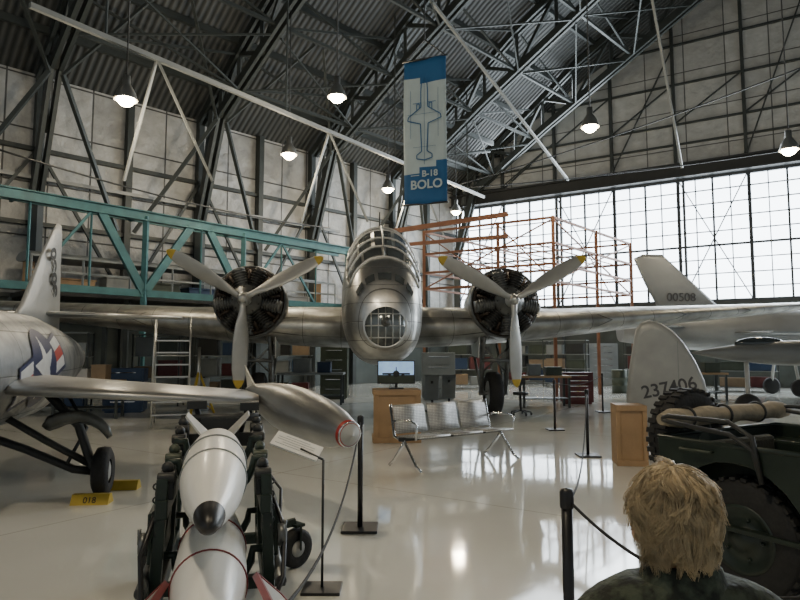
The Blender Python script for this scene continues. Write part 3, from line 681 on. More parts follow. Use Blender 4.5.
# ================================================================= BOMBS + CART
SL=.27
def bomb(zc,x0,y0,pitch,label,pr,tipn,bands,finh):
    base=Vector((x0,y0+.9,zc-.1));t=thing('bomb',label,'bomb',base)
    M=zto((x0,y0,zc),(-SL,1,pitch));L_=pr[-1][1]
    m=MB();m.lathe(pr,36,M,mis=[1]*tipn+[0]*(len(pr)-1-tipn));m.build('casing',[M_white,M_black],t)
    for q,r_ in bands:
        m=MB();m.torus(r_,.005,M@Matrix.Translation((0,0,q)),36);m.build('band',M_maroon if zc<.7 else M_grey,t)
    for k in range(4):
        a=PI/4+k*PI/2;mm=MB();mm.prism([(.06,L_-.35),(finh,L_-.16),(finh,L_),(.06,L_)],.012,M@Matrix.Rotation(a,4,'Z')@Matrix.Rotation(PI/2,4,'X'));mm.build('tail_fin',M_lgrey,t)
    return t
bomb(.87,-.79,2.62,.075,'upper white bomb with a black nose cap, on the green loading cart',[(0,0),(.022,.012),(.045,.05),(.062,.12),(.068,.16),(.098,.27),(.128,.40),(.152,.55),(.167,.72),(.173,.90),(.168,1.15),(.145,1.4),(.09,1.6),(.07,1.7),(0,1.7)],4,((.72,.169),(1.05,.174)),.28)
bomb(.47,-.76,2.50,0.02,'lower white bomb with a maroon band, cradled low in the green loading cart',[(0,0),(.03,.01),(.06,.04),(.10,.12),(.135,.24),(.160,.38),(.175,.56),(.180,.8),(.178,1.2),(.15,1.5),(.10,1.8),(.07,1.95),(0,1.95)],2,((.56,.177),(1.1,.181)),.25)
ca=math.atan(SL);co_=Vector((-.75-SL*1.2*.966,3.66,0))
cart=thing('bomb_cart','dark green wheeled loading cart carrying two white bombs one above the other','cart',co_,ca)
TC=Matrix.Translation(co_)@Matrix.Rotation(ca,4,'Z')
m=MB(TC)
for sx in(-1,1):
    m.bar((sx*.30,-.75,.26),(sx*.30,1.15,.26),.06,.1);m.bar((sx*.27,-.25,.76),(sx*.27,1.15,.76),.06,.10)
    for y in(-.2,.55,1.1):m.bar((sx*.30,y,.26),(sx*.27,y,.92),.06,.07)
    m.bar((sx*.3,-.2,.35),(sx*.27,.55,.8),.03,.04);m.bar((sx*.3,1.05,.35),(sx*.27,.55,.8),.03,.04)
for y in(-.7,.2,1.1):m.bar((-.42,y,.2),(.42,y,.2),.07,.07)
m.build('chassis_frame',M_cgreen,cart,bev=.006)
for y,z in((-.12,.49),(.7,.50),(0.0,.97),(.55,1.01)):
    m=MB(TC);pts=[(.21*math.cos(PI+PI*i/10),y,z+.205*math.sin(PI+PI*i/10)) for i in range(11)]
    m.pipe([(-.28,y,z+.0)]+pts+[(.28,y,z+.0)],.024,8);m.build('cradle',M_cgreen,cart)
for sx in(-1,1):
    for y,zz in((-.12,.90),(.28,.94),(.68,1.0),(.95,1.03)):
        m=MB(TC);m.box((sx*.255,y,zz-.03),(.08,.16,.14));m.tube((sx*.21,y-.08,zz+.02),(sx*.30,y-.08,zz+.02),.03);m.ball((sx*.255,y,zz+.06),.034,10,6);m.bar((sx*.27,y,.76),(sx*.255,y,zz-.05),.05,.06);m.build('clamp',M_olive if y in(.28,) else M_dark,cart,bev=.008)
    m=MB(TC);m.box((sx*.32,.30,.56),(.08,.7,.28));m.build('equipment_case',M_cgreen,cart,bev=.01)
    m=MB(TC);m.tube((sx*.35,-.35,.38),(sx*.35,.5,.38),.03);m.build('hydraulic_cylinder',M_engl,cart)
    m=MB(TC)
    for k in range(9):
        m.torus(.016,.005,Matrix.Translation((sx*.30,-.22,.88-.035*k))@Matrix.Rotation(PI/2*(k%2),4,'Z')@Matrix.Rotation(PI/2,4,'X'),10,5)
    m.build('chain',M_dark,cart)
    m=MB(TC);m.lathe([(0,-.02),(.06,-.02),(.06,.02),(0,.02)],16,Matrix.Translation((sx*.36,-.2,.58))@Matrix.Rotation(PI/2,4,'Y'));m.tube((sx*.38,-.2,.58),(sx*.38,-.2,.66),.01);m.build('hand_crank',M_engl,cart)
m=MB(TC)
m.bar((-.3,1.1,.94),(.3,1.1,.94),.08,.10);m.tube((-.12,1.1,.96),(-.18,1.13,1.20),.02);m.tube((.14,1.1,.96),(.2,1.13,1.18),.02);m.box((-.17,1.1,1.20),(.14,.05,.06));m.box((.21,1.1,1.18),(.14,.05,.06));m.tube((-.28,1.1,1.10),(.28,1.1,1.10),.03);m.box((0,1.1,1.03),(.28,.12,.14));m.build('rear_hoist_bar',M_dark,cart)
for sx,y in((-.45,-.6),(.45,-.6),(-.47,.95),(.56,.98)):
    R_=.14;rot=-1.0 if (sx>0 and y>0) else .2
    Mw=Matrix.Translation((sx,y,R_))@Matrix.Rotation(rot,4,'Z')@Matrix.Rotation(PI/2,4,'Y')
    m=MB(TC);m.lathe([(.06,-.035),(.115,-.045),(.14,-.025),(.14,.025),(.115,.045),(.06,.035)],24,Mw);w=m.build('caster_wheel',M_rubber,cart)
    m=MB(TC);m.lathe([(0,-.045),(.06,-.035),(.06,.035),(0,.045)],16,Mw);m.build('wheel_hub',M_lgrey,w)
    s2=1 if sx>0 else -1;bk=Vector((math.cos(rot),math.sin(rot),0))*.06
    m=MB(TC);c0=Vector((sx,y,0));m.bar(c0+bk+Z(.14),c0+bk+Z(.31),.012,.05);m.bar(c0+bk+Z(.31),c0-bk+Z(.31),.08,.02);m.bar((sx,y,.33),(s2*.3,y,.28),.05,.05);m.build('caster_fork',M_cgreen,cart)
for sx in(-1,1):
    M=frame((sx*.24,-.80,.50),(sx*.75,.0,-.75),(0,-1,.15))
    q=[(-.02,-.22),(.16,-.28),(.28,-.1),(.28,.22),(.0,.22)]
    m=MB(TC);m.prism(q,.02,M);pl=m.build('side_plate',M_lgrey,cart,bev=.004)
    m=MB(TC)
    for a,b in zip(q,q[1:]+q[:1]):m.bar((a[0],a[1],.0),(b[0],b[1],.0),.022,.03,M=M)
    m.build('red_edge',M_maroon,pl)
for pts,r in(([(-.3,-.2,.75),(-.36,-.3,.55),(-.33,-.45,.35),(-.28,-.5,.3)],.014),([(.3,-.1,.8),(.38,-.2,.6),(.36,-.35,.4),(.3,-.45,.3)],.014),([(.28,.5,.85),(.40,.4,.7),(.38,.2,.35)],.01)):
    m=MB(TC);m.pipe(pts,r,6);m.build('hose',M_black,cart)
# ================================================================= stanchions
def stanchion(p,label):
    t=thing('rope_stanchion',label,'stanchion',(p[0],p[1],0))
    M=Matrix.Translation((p[0],p[1],0))
    m=MB();m.box((0,0,.012),(.32,.32,.024),M=M);m.build('base_plate',M_black,t,bev=.004)
    m=MB();m.tube((0,0,.02),(0,0,.97),.024,n=16,M=M);m.build('post',M_black,t)
    m=MB();m.lathe([(.028,.93),(.03,.94),(.03,.995),(.026,1.01),(0,1.015)],18,M);m.build('cap',M_black,t)
    return Vector((p[0],p[1],.95))
s1=stanchion(fl(360,529),'black rope stanchion between the wing tank and the bench')
s0=stanchion((-.36,1.36),'black rope stanchion at the bottom edge, nearest the white bombs')
s2=stanchion((.715,2.72),'nearest black rope stanchion, left of the blond child')
s3=stanchion(fl(588,456),'black rope stanchion left of the grey fin display')
s4=stanchion(fl(555,430),'black rope stanchion left of the fin display, farther back beside the stool')
s5=stanchion((1.35,1.75),'black rope stanchion to the right of the blond child')
s6=stanchion(fl(603,412),'most distant black rope stanchion, under the bomber wing')
for a,b,sg,lb in((s1,s0,.30,'black barrier rope sagging towards the viewer beside the bombs'),(s2,s3,.35,'black barrier rope running from the nearest post to the post by the grey fin'),(s2,s5,.16,'short black barrier rope passing in front of the blond child'),(s4,s6,.12,'black barrier rope between the two farthest posts')):
    d=(b-a);d.z=0;d.normalize();m=MB();m.pipe(rope(a+d*.034,b-d*.034,sg,24),.0065,8);tag(m.build('barrier_rope',M_rope),lb,'rope')
p=fl(322,590);t=thing('placard_stand','slim black stand holding a tilted white information placard beside the bombs','sign stand',(p.x,p.y,0))
M=Matrix.Translation((p.x,p.y,0))
m=MB();m.box((0,0,.01),(.26,.22,.02),M=M);m.build('base_plate',M_black,t,bev=.004)
m=MB();m.tube((0,0,.01),(0,0,.86),.009,M=M);m.tube((0,0,.86),(-.16,.02,.93),.008,M=M);m.build('post',M_dark,t)
Mp=M@frame((-.19,.05,.945),(.36,-.02,-.13),(.05,.24,.10));m=MB();m.box((0,0,0),(.34,.17,.012),M=Mp);pc=m.build('placard',M_white,t)
m=MB()
for k in range(5):m.box((-.01,.055-k*.026,.0075),(.27 if k%3 else .18,.003,.001),M=Mp)
m.build('printed_lines',M_grey,pc)
# ================================================================= bench
a=fl(404,471);b=fl(506,457);xd=(b-a);LB=xd.length;xd.normalize();yd=Vector((-xd.y,xd.x,0))
t=thing('waiting_bench','three-seat perforated metal bench with chrome legs on the glossy floor','bench',(a+b)/2)
MBc=frame((a+b)/2,xd,yd)
for k in range(3):
    x=(k-1)*.60
    m=MB();sec=[(-.24,.45),(-.22,.465),(-.1,.455),(.1,.435),(.22,.425),(.26,.43)]
    vs=[]
    for (y,z) in sec:vs+=[(x-.27,y,z),(x+.27,y,z)]
    fs=[(i*2,i*2+1,i*2+3,i*2+2) for i in range(len(sec)-1)];m.add(vs,fs,True,0,MBc);o=m.build('seat',M_seatp,t);o.modifiers.new('s','SOLIDIFY').thickness=.02
    m=MB();sec=[(.27,.46),(.31,.55),(.34,.68),(.37,.80),(.40,.84)];vs=[]
    for (y,z) in sec:vs+=[(x-.27,y,z),(x+.27,y,z)]
    m.add(vs,[(i*2,i*2+1,i*2+3,i*2+2) for i in range(len(sec)-1)],True,0,MBc);o=m.build('backrest',M_seatp,t);o.modifiers.new('s','SOLIDIFY').thickness=.02
m=MB();m.bar((-LB/2,.1,.40),(LB/2,.1,.40),.06,.05,M=MBc);m.build('beam',M_dark,t)
for x in(-.9,.9):
    m=MB();m.pipe([(x,-.32,.015),(x,-.2,.08),(x,.05,.36),(x,.3,.42),(x,.4,.85)],.02,10,M=MBc);m.pipe([(x,.05,.38),(x,.3,.1),(x,.42,.015)],.02,10,M=MBc);m.build('leg',M_chrome,t)
for x in(-.9,.9):
    m=MB();m.pipe([(x,-.2,.42),(x,-.22,.62),(x,-.1,.66),(x,.2,.65),(x,.33,.62)],.016,8,M=MBc);m.build('armrest',M_chrome,t)
# ================================================================= crate + monitor
c=fl(396,443);c=Vector((c.x,c.y+.3,0))
t=thing('wooden_crate','plywood crate with batten edges used as a plinth under the nose','crate',c,D(4))
Mc=W[t];m=MB();m.box((0,0,.46),(.80,.6,.92),M=Mc);m.build('panel_box',M_wood,t)
for args in [((sx*.37,-.31,.46),(.09,.03,.92)) for sx in(-1,1)]+[((0,-.32,z),(.83,.03,.09)) for z in(.05,.87)]+[((.41,0,z),(.03,.6,.09)) for z in(.05,.87)]+[((-.41,0,z),(.03,.6,.09)) for z in(.05,.87)]:
    m=MB();m.box(*args,M=Mc);m.build('batten',M_wood,t,bev=.004)
t=thing('monitor','flat monitor on the plywood crate showing an aircraft on a runway','monitor',c+Z(.92),D(4));Mm=W[t]
m=MB();m.box((0,0,.01),(.26,.18,.02),M=Mm);m.box((0,.02,.06),(.05,.03,.1),M=Mm);m.build('stand',M_black,t)
m=MB();m.box((0,0,.30),(.68,.04,.42),M=Mm);m.build('bezel',M_black,t,bev=.006)
m=MB();m.box((0,-.0225,.30),(.64,.002,.38),M=Mm);sc=m.build('screen',M_screen,t)
m=MB();m.box((0,-.0245,.18),(.64,.002,.14),M=Mm);sg_=m.build('screen_runway',M_olive,sc)
m=MB();m.box((0,-.0265,.27),(.5,.002,.030),M=Mm);m.ball((0,-.0265,.27),(.06,.002,.06),12,8,M=Mm);m.box((0,-.0265,.35),(.016,.002,.09),M=Mm);m.box((-.12,-.0265,.25),(.05,.002,.05),M=Mm);m.box((.12,-.0265,.25),(.05,.002,.05),M=Mm);m.build('screen_aircraft',M_dark,sc)
for px,py,lb in((432,411,'grey slanted information panel just right of the plywood crate'),(449,409,'grey slanted information panel behind the bench, second from the crate')):
    q=fl(px,py);t=thing('information_panel',lb,'sign',(q.x,q.y,0),D(-10));Mq=W[t]
    m=MB();m.box((0,.05,.4),(.06,.06,.8),M=Mq);m.box((0,0,.015),(.4,.35,.03),M=Mq);m.build('stand',M_dark,t)
    m=MB();m.box((0,0,0),(.38,.7,.025),M=Mq@frame((0,-.02,.62),(1,0,0),(0,.45,.9)));m.build('panel',M_grey,t,bev=.005)
q=fl(170,427);t=thing('step_ladder','silver wheeled step ladder standing under the left wing of the bomber','ladder',(q.x,q.y,0),D(18));Ml=W[t]
for sx in(-.36,.36):
    m=MB();m.tube((sx,-.3,.02),(sx,.35,2.1),.022,M=Ml);m.pipe([(sx,-.35,.85),(sx,-.05,1.9),(sx,.35,2.35),(sx,.5,2.3)],.016,8,M=Ml);m.build('rail',M_alus,t)
    m=MB();m.tube((sx,.75,.02),(sx,.4,2.3),.02,M=Ml);m.build('rear_leg',M_alus,t)
for k in range(7):
    m=MB();f_=k/7;m.box((0,-.24+.56*f_+.03,.28+1.8*f_),(.70,.16,.03),M=Ml);m.build('step',M_alus,t)
for a_,b_ in(((-.36,.68,.5),(.36,.68,.5)),((-.36,.5,1.5),(.36,.5,1.5)),((-.36,-.2,.3),(-.36,.7,.35)),((.36,-.2,.3),(.36,.7,.35))):
    m=MB();m.tube(a_,b_,.014,M=Ml);m.build('crossbar',M_alus,t)
q=fl(521,415);t=thing('rolling_stool','black rolling shop stool with a small backrest beside the bomber wheel','stool',(q.x,q.y,0));Mq=W[t]
m=MB();m.lathe([(0,.50),(.19,.50),(.2,.53),(.19,.57),(0,.58)],24,Mq);m.build('seat',M_black,t)
m=MB();m.tube((0,0,.12),(0,0,.5),.025,M=Mq)
for k in range(5):
    a=2*PI*k/5;m.bar((0,0,.13),(.26*math.cos(a),.26*math.sin(a),.07),.04,.03,M=Mq);m.ball((.26*math.cos(a),.26*math.sin(a),.03),.03,8,6,M=Mq)
m.build('base',M_dark,t)
m=MB();m.box((0,.2,.82),(.32,.04,.16),M=Mq);m.bar((0,.15,.5),(0,.22,.8),.03,.02,M=Mq);m.build('backrest',M_black,t,bev=.01)
# ================================================================= grey fin display
q=fl(636,466)
t=thing('wooden_crate','tall plywood crate in front of the upright grey fin','crate',(q.x-.02,q.y+.2,0),D(-8));Mq=W[t]
m=MB();m.box((0,0,.42),(.40,.4,.84),M=Mq);m.build('panel_box',M_wood,t)
for args in [((sx*.18,-.215,.42),(.06,.03,.84)) for sx in(-1,1)]+[((0,-.225,z),(.42,.03,.08)) for z in(.04,.80)]:
    m=MB();m.box(*args,M=Mq);m.build('batten',M_wood,t,bev=.004)
fc=Vector((at(667,350,9.5).x,9.5,0));t=thing('aircraft_fin','upright grey rounded aircraft fin lettered 237406 behind the jeep','aircraft fin',fc,D(-14));Mq=W[t]
o=[(-.60,.2),(-.61,.9),(-.56,1.3),(-.49,1.7),(-.44,1.94),(-.36,2.04),(-.24,2.08),(-.08,2.03),(.08,1.92),(.24,1.73),(.39,1.46),(.51,1.16),(.57,.85),(.58,.2)]
def outl(k):
    cx=-.02;return [(cx+(x-cx)*k,z if z<.31 else .3+(z-.3)*(1-(1-k)*.8)) for x,z in o]
Mf=Mq@frame((0,0,0),(1,0,0),(0,0,1))
m=MB();rings=[]
for k,h in((.9,-.06),(.97,-.045),(1,0),(.97,.045),(.9,.06)):
    rings.append([(x,z,h) for x,z in outl(k)])
M_fin=mat('worn_fin_grey',(.31,.315,.30),.45,.3,.18,2.5)
m.loft(rings,True,True,0,Mf);fn=m.build('skin',M_fin,t)
text('237406',.27,Mf@Matrix.Translation((.0,1.04,.064))@Matrix.Rotation(D(12),4,'Z'),M_ink,fn,bold=.004,sx=.98)
m=MB();m.box((.14,1.0,.063),(.010,1.5,.004),M=Mf);m.build('hinge_line',M_grey,fn)
m=MB();m.box((0,0,.03),(1.0,.36,.06),M=Mq)
for sx in(-.35,.35):m.bar((sx,-.14,.05),(sx,0,.3),.05,M=Mq);m.bar((sx,.14,.05),(sx,0,.3),.05,M=Mq)
m.build('stand',M_wood,t)
# ================================================================= background jets at right
def jetbg(name,label,nose,tail,r,finh,finm,num,fin_y1,wspan=3.5,m_skin=None):
    nose=Vector(nose);tail=Vector(tail);L=(tail-nose).length;d=(tail-nose).normalized()
    g0=Vector((nose.x,nose.y,0)).lerp(Vector((tail.x,tail.y,0)),.5);t=thing(name,label,'aircraft',g0,math.atan2(d.y,d.x))
    M=frame(nose,d,Vector((0,0,1)).cross(d))
    m=MB();st=[(0,.02),(.05,.25),(.15,.6),(.3,.9),(.5,1),(.7,.95),(.9,.7),(1,.5)]
    m.loft([[ (s_*L,r*k*math.cos(2*PI*j/28),r*k*1.05*math.sin(2*PI*j/28)) for j in range(28)] for s_,k in st],M=M);m.build('fuselage',m_skin or M_alus,t)
    m=MB();n=12;rings=[]
    for q,w in((0,1),(.5,.75),(.93,.5),(1,.3)):
        x0=L*.70+fin_y1*q;ch=2.4*w;rings.append([(x0+ch/2+ch/2*math.cos(2*PI*j/n),.06*w*math.sin(2*PI*j/n),r*.7+finh*q) for j in range(n)])
    m.loft(rings,M=M);f_=m.build('tail_fin',finm,t)
    if num:
        side=-1 if (M@Vector((0,-1,0))-M@Vector((0,0,0))).y<0 else 1
        xx=Vector((M@Vector((1,0,0)))-(M@Vector((0,0,0))));xx=xx if xx.x>0 else -xx
        text(num,.42,frame(M@Vector((L*.70+1.12+fin_y1*.25,side*.085,r*.7+finh*.28)),xx,(0,0,1)),M_ink,f_,bold=.002)
    for sg in(-1,1):
        m=MB();m.loft([[ (x0+ch*(.5+.5*math.cos(2*PI*j/n)),sg*y,-.1+.08*h*math.sin(2*PI*j/n)) for j in range(n)] for x0,ch,y,h in((L*.4,L*.32,r*.7,1),(L*.58,L*.1,wspan,.4))],M=M);m.build('wing',m_skin or M_alus,t)
        m=MB();m.loft([[ (x0+ch*(.5+.5*math.cos(2*PI*j/n)),sg*y,.1+.04*h*math.sin(2*PI*j/n)) for j in range(n)] for x0,ch,y,h in((L*.82,L*.14,r*.4,1),(L*.92,L*.06,r+.9,.4))],M=M);m.build('tailplane',m_skin or M_alus,t)
    m=MB();m.ball((L*.25,0,r*.75),(L*.09,r*.42,r*.5),M=M);m.build('canopy',M_glass,t)
    for sx,sy in((.2,0),(.55,.8),(.55,-.8)):
        pz=nose.z;m=MB();m.tube((sx*L,sy*.5,-r*.5),(sx*L,sy,-pz+.3),.05,M=M);lg=m.build('landing_gear_leg',M_lgrey,t)
        m=MB();m.lathe([(0,-.08),(.24,-.1),(.3,-.05),(.3,.05),(.24,.1),(0,.08)],20,M@Matrix.Translation((sx*L,sy,-pz+.3))@Matrix.Rotation(PI/2,4,'X'));m.build('wheel',M_rubber,lg)
M_dgrey=mat('dark_grey_aircraft_paint',(.17,.18,.18),.45,.3,.15,1.5)
jetbg('swept_wing_jet','grey swept-wing jet whose fin is lettered 00508, parked behind the bomber wing at right',at(980,332,22.2),at(620,330,22.0),.80,2.15,M_mgrey,'00508',2.3,wspan=2.2,m_skin=M_mgrey)
jetbg('needle_nosed_jet','sleek silver jet with its pointed nose reaching left beneath the bomber wing at right',at(690,353,14.8),at(980,353,14.2),.30,1.5,M_dgrey,None,.8,wspan=1.5,m_skin=M_dgrey)
# ================================================================= background workshop items
def cabinet(p,s,mt,lb,rz_=0,n=4):
    t=thing('tool_cabinet',lb,'cabinet',(p[0],p[1],0),rz_);M=W[t]
    m=MB();m.box((0,0,s[2]/2+.05),s,M=M);m.box((0,0,.025),(s[0]*.9,s[1]*.9,.05),M=M);m.build('body',mt,t,bev=.01)
    for k in range(n):
        h=(s[2]-.1)/n;z=.1+h*(k+.5);m=MB();m.box((0,-s[1]/2-.012,z),(s[0]-.08,.024,h-.03),M=M);d=m.build('drawer',mt,t)
        m=MB();m.box((0,-s[1]/2-.034,z+h*.25),(s[0]*.6,.02,.02),M=M);m.build('handle',M_chrome,d)
def table(p,s,lb,rz_=0,top=M_wood):
    t=thing('workbench',lb,'workbench',(p[0],p[1],0),rz_);M=W[t]
    m=MB();m.box((0,0,s[2]-.03),(s[0],s[1],.06),M=M);m.build('top',top,t)
    for i in(-1,1):
        for j in(-1,1):
            m=MB();m.box((i*(s[0]/2-.06),j*(s[1]/2-.06),(s[2]-.06)/2),(.06,.06,s[2]-.06),M=M);m.build('leg',M_steel,t)
    m=MB();m.box((0,0,.25),(s[0]-.1,s[1]-.1,.03),M=M);m.build('shelf',M_steel,t)
def boxon(p,z,s,mt,name,lb,cat='box',rz_=0):
    t=thing(name,lb,cat,(p[0],p[1],z),rz_);M=W[t]
    m=MB();m.box((0,0,s[2]/2),s,M=M);m.build('body',mt,t,bev=.01)
    m=MB();m.box((0,0,s[2]+.012),(s[0]*1.04,s[1]*1.04,.024),M=M);m.build('lid',mt,t)
def barrel(p,mt,lb):
    t=thing('steel_drum',lb,'drum',(p[0],p[1],0));M=W[t]
    m=MB();m.lathe([(0,0),(.28,0),(.29,.02),(.285,.28),(.3,.3),(.285,.32),(.285,.56),(.3,.58),(.285,.6),(.29,.86),(.28,.88),(0,.87)],24,M);m.build('shell',mt,t)
    m=MB();m.lathe([(.03,.87),(.03,.9),(0,.9)],10,M@Matrix.Translation((.15,0,0)));m.build('bung',M_dark,t)
def shelving(p,wd,where,rz_=0,top=2.1):
    t=thing('shelving_unit','steel shelving unit loaded with boxes %s'%where,'shelving',(p[0],p[1],0),rz_);M=W[t]
    for i in(-1,1):
        for j in(-1,1):
            m=MB();m.box((i*(wd/2-.02),j*.24,top/2),(.04,.04,top),M=M);m.build('upright',M_steel,t)
    zs=[.15,.8,1.45]
    for z in zs+[top-.02]:
        m=MB();m.box((0,0,z),(wd,.52,.03),M=M);m.build('shelf',M_grey,t)
    opts=[(M_dblue,'dark blue'),(M_card,'cardboard'),(M_grey,'grey'),(M_olive,'olive'),(M_dark,'black'),(M_dred,'dark red')]
    random.shuffle(opts);i=0
    for z,zn in zip(zs,('bottom','middle','top')):
        for k in range(2):
            mt,nm=opts[i%6];i+=1
            w_=random.uniform(.36,.44)*wd;h=random.uniform(.3,.55)
            q=M@Vector(((k-.5)*wd*.48,0,z+.015))
            boxon((q.x,q.y),q.z,(w_,.4,h),mt,'storage_box','%s storage box on the %s shelf %s'%(nm,zn,where),rz_=rz_)
G=lambda px,Y:((px-400)/F*Y,Y)
cabinet(G(128,16.5),(1.0,.5,1.1),M_dblue,'dark blue tool cabinet with drawers under the left bomber wing',D(10))
shelving(G(62,16.4),1.5,'at far left under the deck',D(10))
table(G(92,15),(1.5,.7,.9),'wooden workbench under the left bomber wing beside the step ladder',D(10))
boxon(G(84,15),.9,(.4,.3,.25),M_lgrey,'equipment_box','light grey equipment box on the wooden workbench at left')
boxon(G(103,15),.9,(.35,.3,.35),M_card,'cardboard_box','cardboard box on the wooden workbench at left')
table(G(312,19),(2.0,.8,.95),'long workbench seen between the left engine and the fuselage',0,M_grey)
boxon(G(303,19),.95,(.5,.4,.4),M_grey,'equipment_box','grey equipment box on the long bench left of the fuselage')
boxon(G(325,19),.95,(.4,.4,.3),M_dblue,'equipment_box','dark blue equipment box on the long bench left of the fuselage')
cabinet(G(335,21),(.9,.5,1.7),M_olive,'tall olive cabinet behind the long bench left of the fuselage',0,5)
shelving(G(292,21.3),1.4,'between the left engine and the fuselage')
shelving(G(222,20),1.6,'behind the left propeller')
shelving(G(160,18.4),1.4,'behind the step ladder')
shelving(G(468,27),2.0,'seen just left of the right engine')
cabinet(G(438,21),(1.1,.5,1.5),M_grey,'grey drawer cabinet seen between fuselage and right engine',0,4)
cabinet(G(575,19.2),(.9,.5,.9),M_dred,'dark red tool cabinet beneath the right bomber wing',0,5)
table(G(543,18),(1.4,.7,.9),'workbench right of the rolling stool under the bomber wing')
boxon(G(533,18),.9,(.35,.3,.3),M_grey,'equipment_box','small grey equipment box on the workbench right of the stool')
boxon(G(552,18),.9,(.45,.3,.22),M_olive,'equipment_box','olive equipment box on the workbench right of the stool')
barrel(G(618,24),M_olive,'olive steel drum right of the dark red tool cabinet')
barrel(G(634,24.5),M_grey,'grey steel drum right of the olive drum')
barrel(G(200,17),M_grey,'grey steel drum behind the left propeller')
cabinet(G(600,29.2),(1.4,.6,1.9),M_grey,'tall grey cabinet against the window wall',0,6)
shelving(G(528,31),2.2,'against the wall below the orange frame',D(-32))
shelving(G(565,28.4),2.0,'between the orange frame and the window wall',D(-32))
shelving(G(650,27.2),2.2,'against the wall behind the grey fin',D(-32))
shelving(G(745,25.0),2.2,'against the wall behind the needle-nosed jet',D(-32))
table(G(690,20.5),(2.0,.8,.9),'long workbench behind the grey fin display')
boxon(G(675,20.5),.9,(.5,.4,.45),M_card,'cardboard_box','cardboard box on the long workbench behind the grey fin')
boxon(G(708,20.5),.9,(.5,.4,.3),M_olive,'equipment_box','olive equipment box on the long workbench behind the grey fin')
for px,Y,lb in((200,15.9,'yellow tripod jack under the left bomber wing'),(640,16.3,'yellow tripod jack under the right bomber wing')):
    g0=G(px,Y);t=thing('tripod_jack',lb,'jack',(g0[0],g0[1],0));M=W[t]
    m=MB();m.tube((0,0,.3),(0,0,1.7),.05,.04,M=M);m.build('ram',M_alus,t)
    for k in range(3):
        a=2*PI*k/3+.4;m=MB();m.tube((.4*math.cos(a),.4*math.sin(a),.02),(0,0,1.1),.03,M=M);m.tube((.38*math.cos(a),.38*math.sin(a),.1),(0,0,.35),.02,M=M);m.build('leg',M_yellow,t)
# ================================================================= JEEP
JO=Vector((2.52,4.93,0));TJp=Matrix.Translation(JO)@Matrix.Rotation(D(-60),4,'Z')
jeep=thing('jeep','olive green open military jeep with rear spare tyre, cut off at the right edge','jeep',JO,D(-60))
def tyre(T,M,R,w,nm,parent,lug=True):
    m=MB(T);m.lathe([(R*.56,-w*.42),(R*.7,-w*.5),(R*.86,-w*.5),(R*.95,-w*.42),(R*.97,-w*.2),(R*.97,w*.2),(R*.95,w*.42),(R*.86,w*.5),(R*.7,w*.5),(R*.56,w*.42)],48,M)
    if lug:
        for k in range(32):
            for sg in(-1,1):
                a=2*PI*(k+(.5 if sg>0 else 0))/32;Mk=M@Matrix.Rotation(a,4,'Z')
                m.box((R*.975,0,sg*w*.27),(R*.05,R*.10,w*.42),M=Mk)
    ty=m.build(nm,M_rubber,parent)
    m=MB(T);m.lathe([(0,-w*.1),(R*.18,-w*.12),(R*.2,-w*.3),(R*.42,-w*.26),(R*.5,-w*.40),(R*.565,-w*.44),(R*.565,w*.44),(R*.5,w*.4),(R*.42,w*.26),(R*.2,w*.3),(R*.18,w*.45),(0,w*.45)],32,M)
    for k in range(5):
        a=2*PI*k/5;m.ball((R*.33*math.cos(a),R*.33*math.sin(a),-w*.3),.014,8,6,M=M);m.ball((R*.33*math.cos(a),R*.33*math.sin(a),w*.3),.014,8,6,M=M)
    m.build('wheel_rim',M_green,ty);return ty
for x in(.55,2.6):
    for y in(-.62,.62):
        tyre(TJp,Matrix.Translation((x,y,.39))@Matrix.Rotation(PI/2,4,'X'),.39,.17,'wheel',jeep,lug=(y<0))
tyre(TJp,Matrix.Translation((-.13,-.24,.93))@Matrix.Rotation(PI/2,4,'Y'),.38,.17,'spare_wheel',jeep)
m=MB(TJp);m.tube((-.13,-.24,.93),(.02,-.24,.93),.06);m.build('spare_carrier',M_olive,jeep)
arch=[(.55+.46*math.cos(a),.42+.46*math.sin(a)) for a in [PI*(1-i/12) for i in range(13)]]
side=[(0.0,.45),(.07,.45)]+[p for p in arch if p[0]>.07]+[(1.05,.42),(1.95,.42),(1.95,.98),(1.75,.98),(1.6,.72),(1.2,.68),(1.05,.8),(.98,.98),(0,.98)]
for sy in(-.74,.74):
    m=MB(TJp);m.prism(side,.02,frame((0,sy,0),(1,0,0),(0,0,1)));m.build('side_panel',M_green,jeep,bev=.004)
m=MB(TJp);m.box((0,0,.72),(.02,1.48,.54));m.box((1.0,0,.45),(1.98,1.46,.03));m.box((.5,-.6,.88),(1.0,.26,.02));m.box((.5,.6,.88),(1.0,.26,.02));m.box((.5,-.47,.66),(1.0,.02,.44));m.box((.5,.47,.66),(1.0,.02,.44));m.build('tub',M_green,jeep,bev=.004)
m=MB(TJp);m.pipe([(.98,-.74,.985),(0,-.74,.985),(0,.74,.985),(.98,.74,.985)],.018);m.build('top_rail',M_green,jeep)
m=MB(TJp);m.box((2.6,0,.78),(1.35,1.0,.5));m.box((3.3,0,.72),(.06,1.1,.6));m.box((1.95,0,.8),(.05,1.46,.45));m.build('hood',M_green,jeep,bev=.03)
for sy in(-1,1):
    m=MB(TJp);m.box((2.6,sy*.62,.88),(1.1,.26,.03));m.bar((2.07,sy*.62,.87),(1.95,sy*.62,.5),.26,.03);m.build('front_fender',M_green,jeep)
m=MB(TJp);m.box((1.8,0,.40),(3.3,.6,.1));m.build('chassis',M_dark,jeep)
for args in(((-.05,0,.42),(.08,1.3,.12)),((3.45,0,.48),(.08,1.4,.14))):
    m=MB(TJp);m.box(*args);m.build('bumper',M_green,jeep,bev=.01)
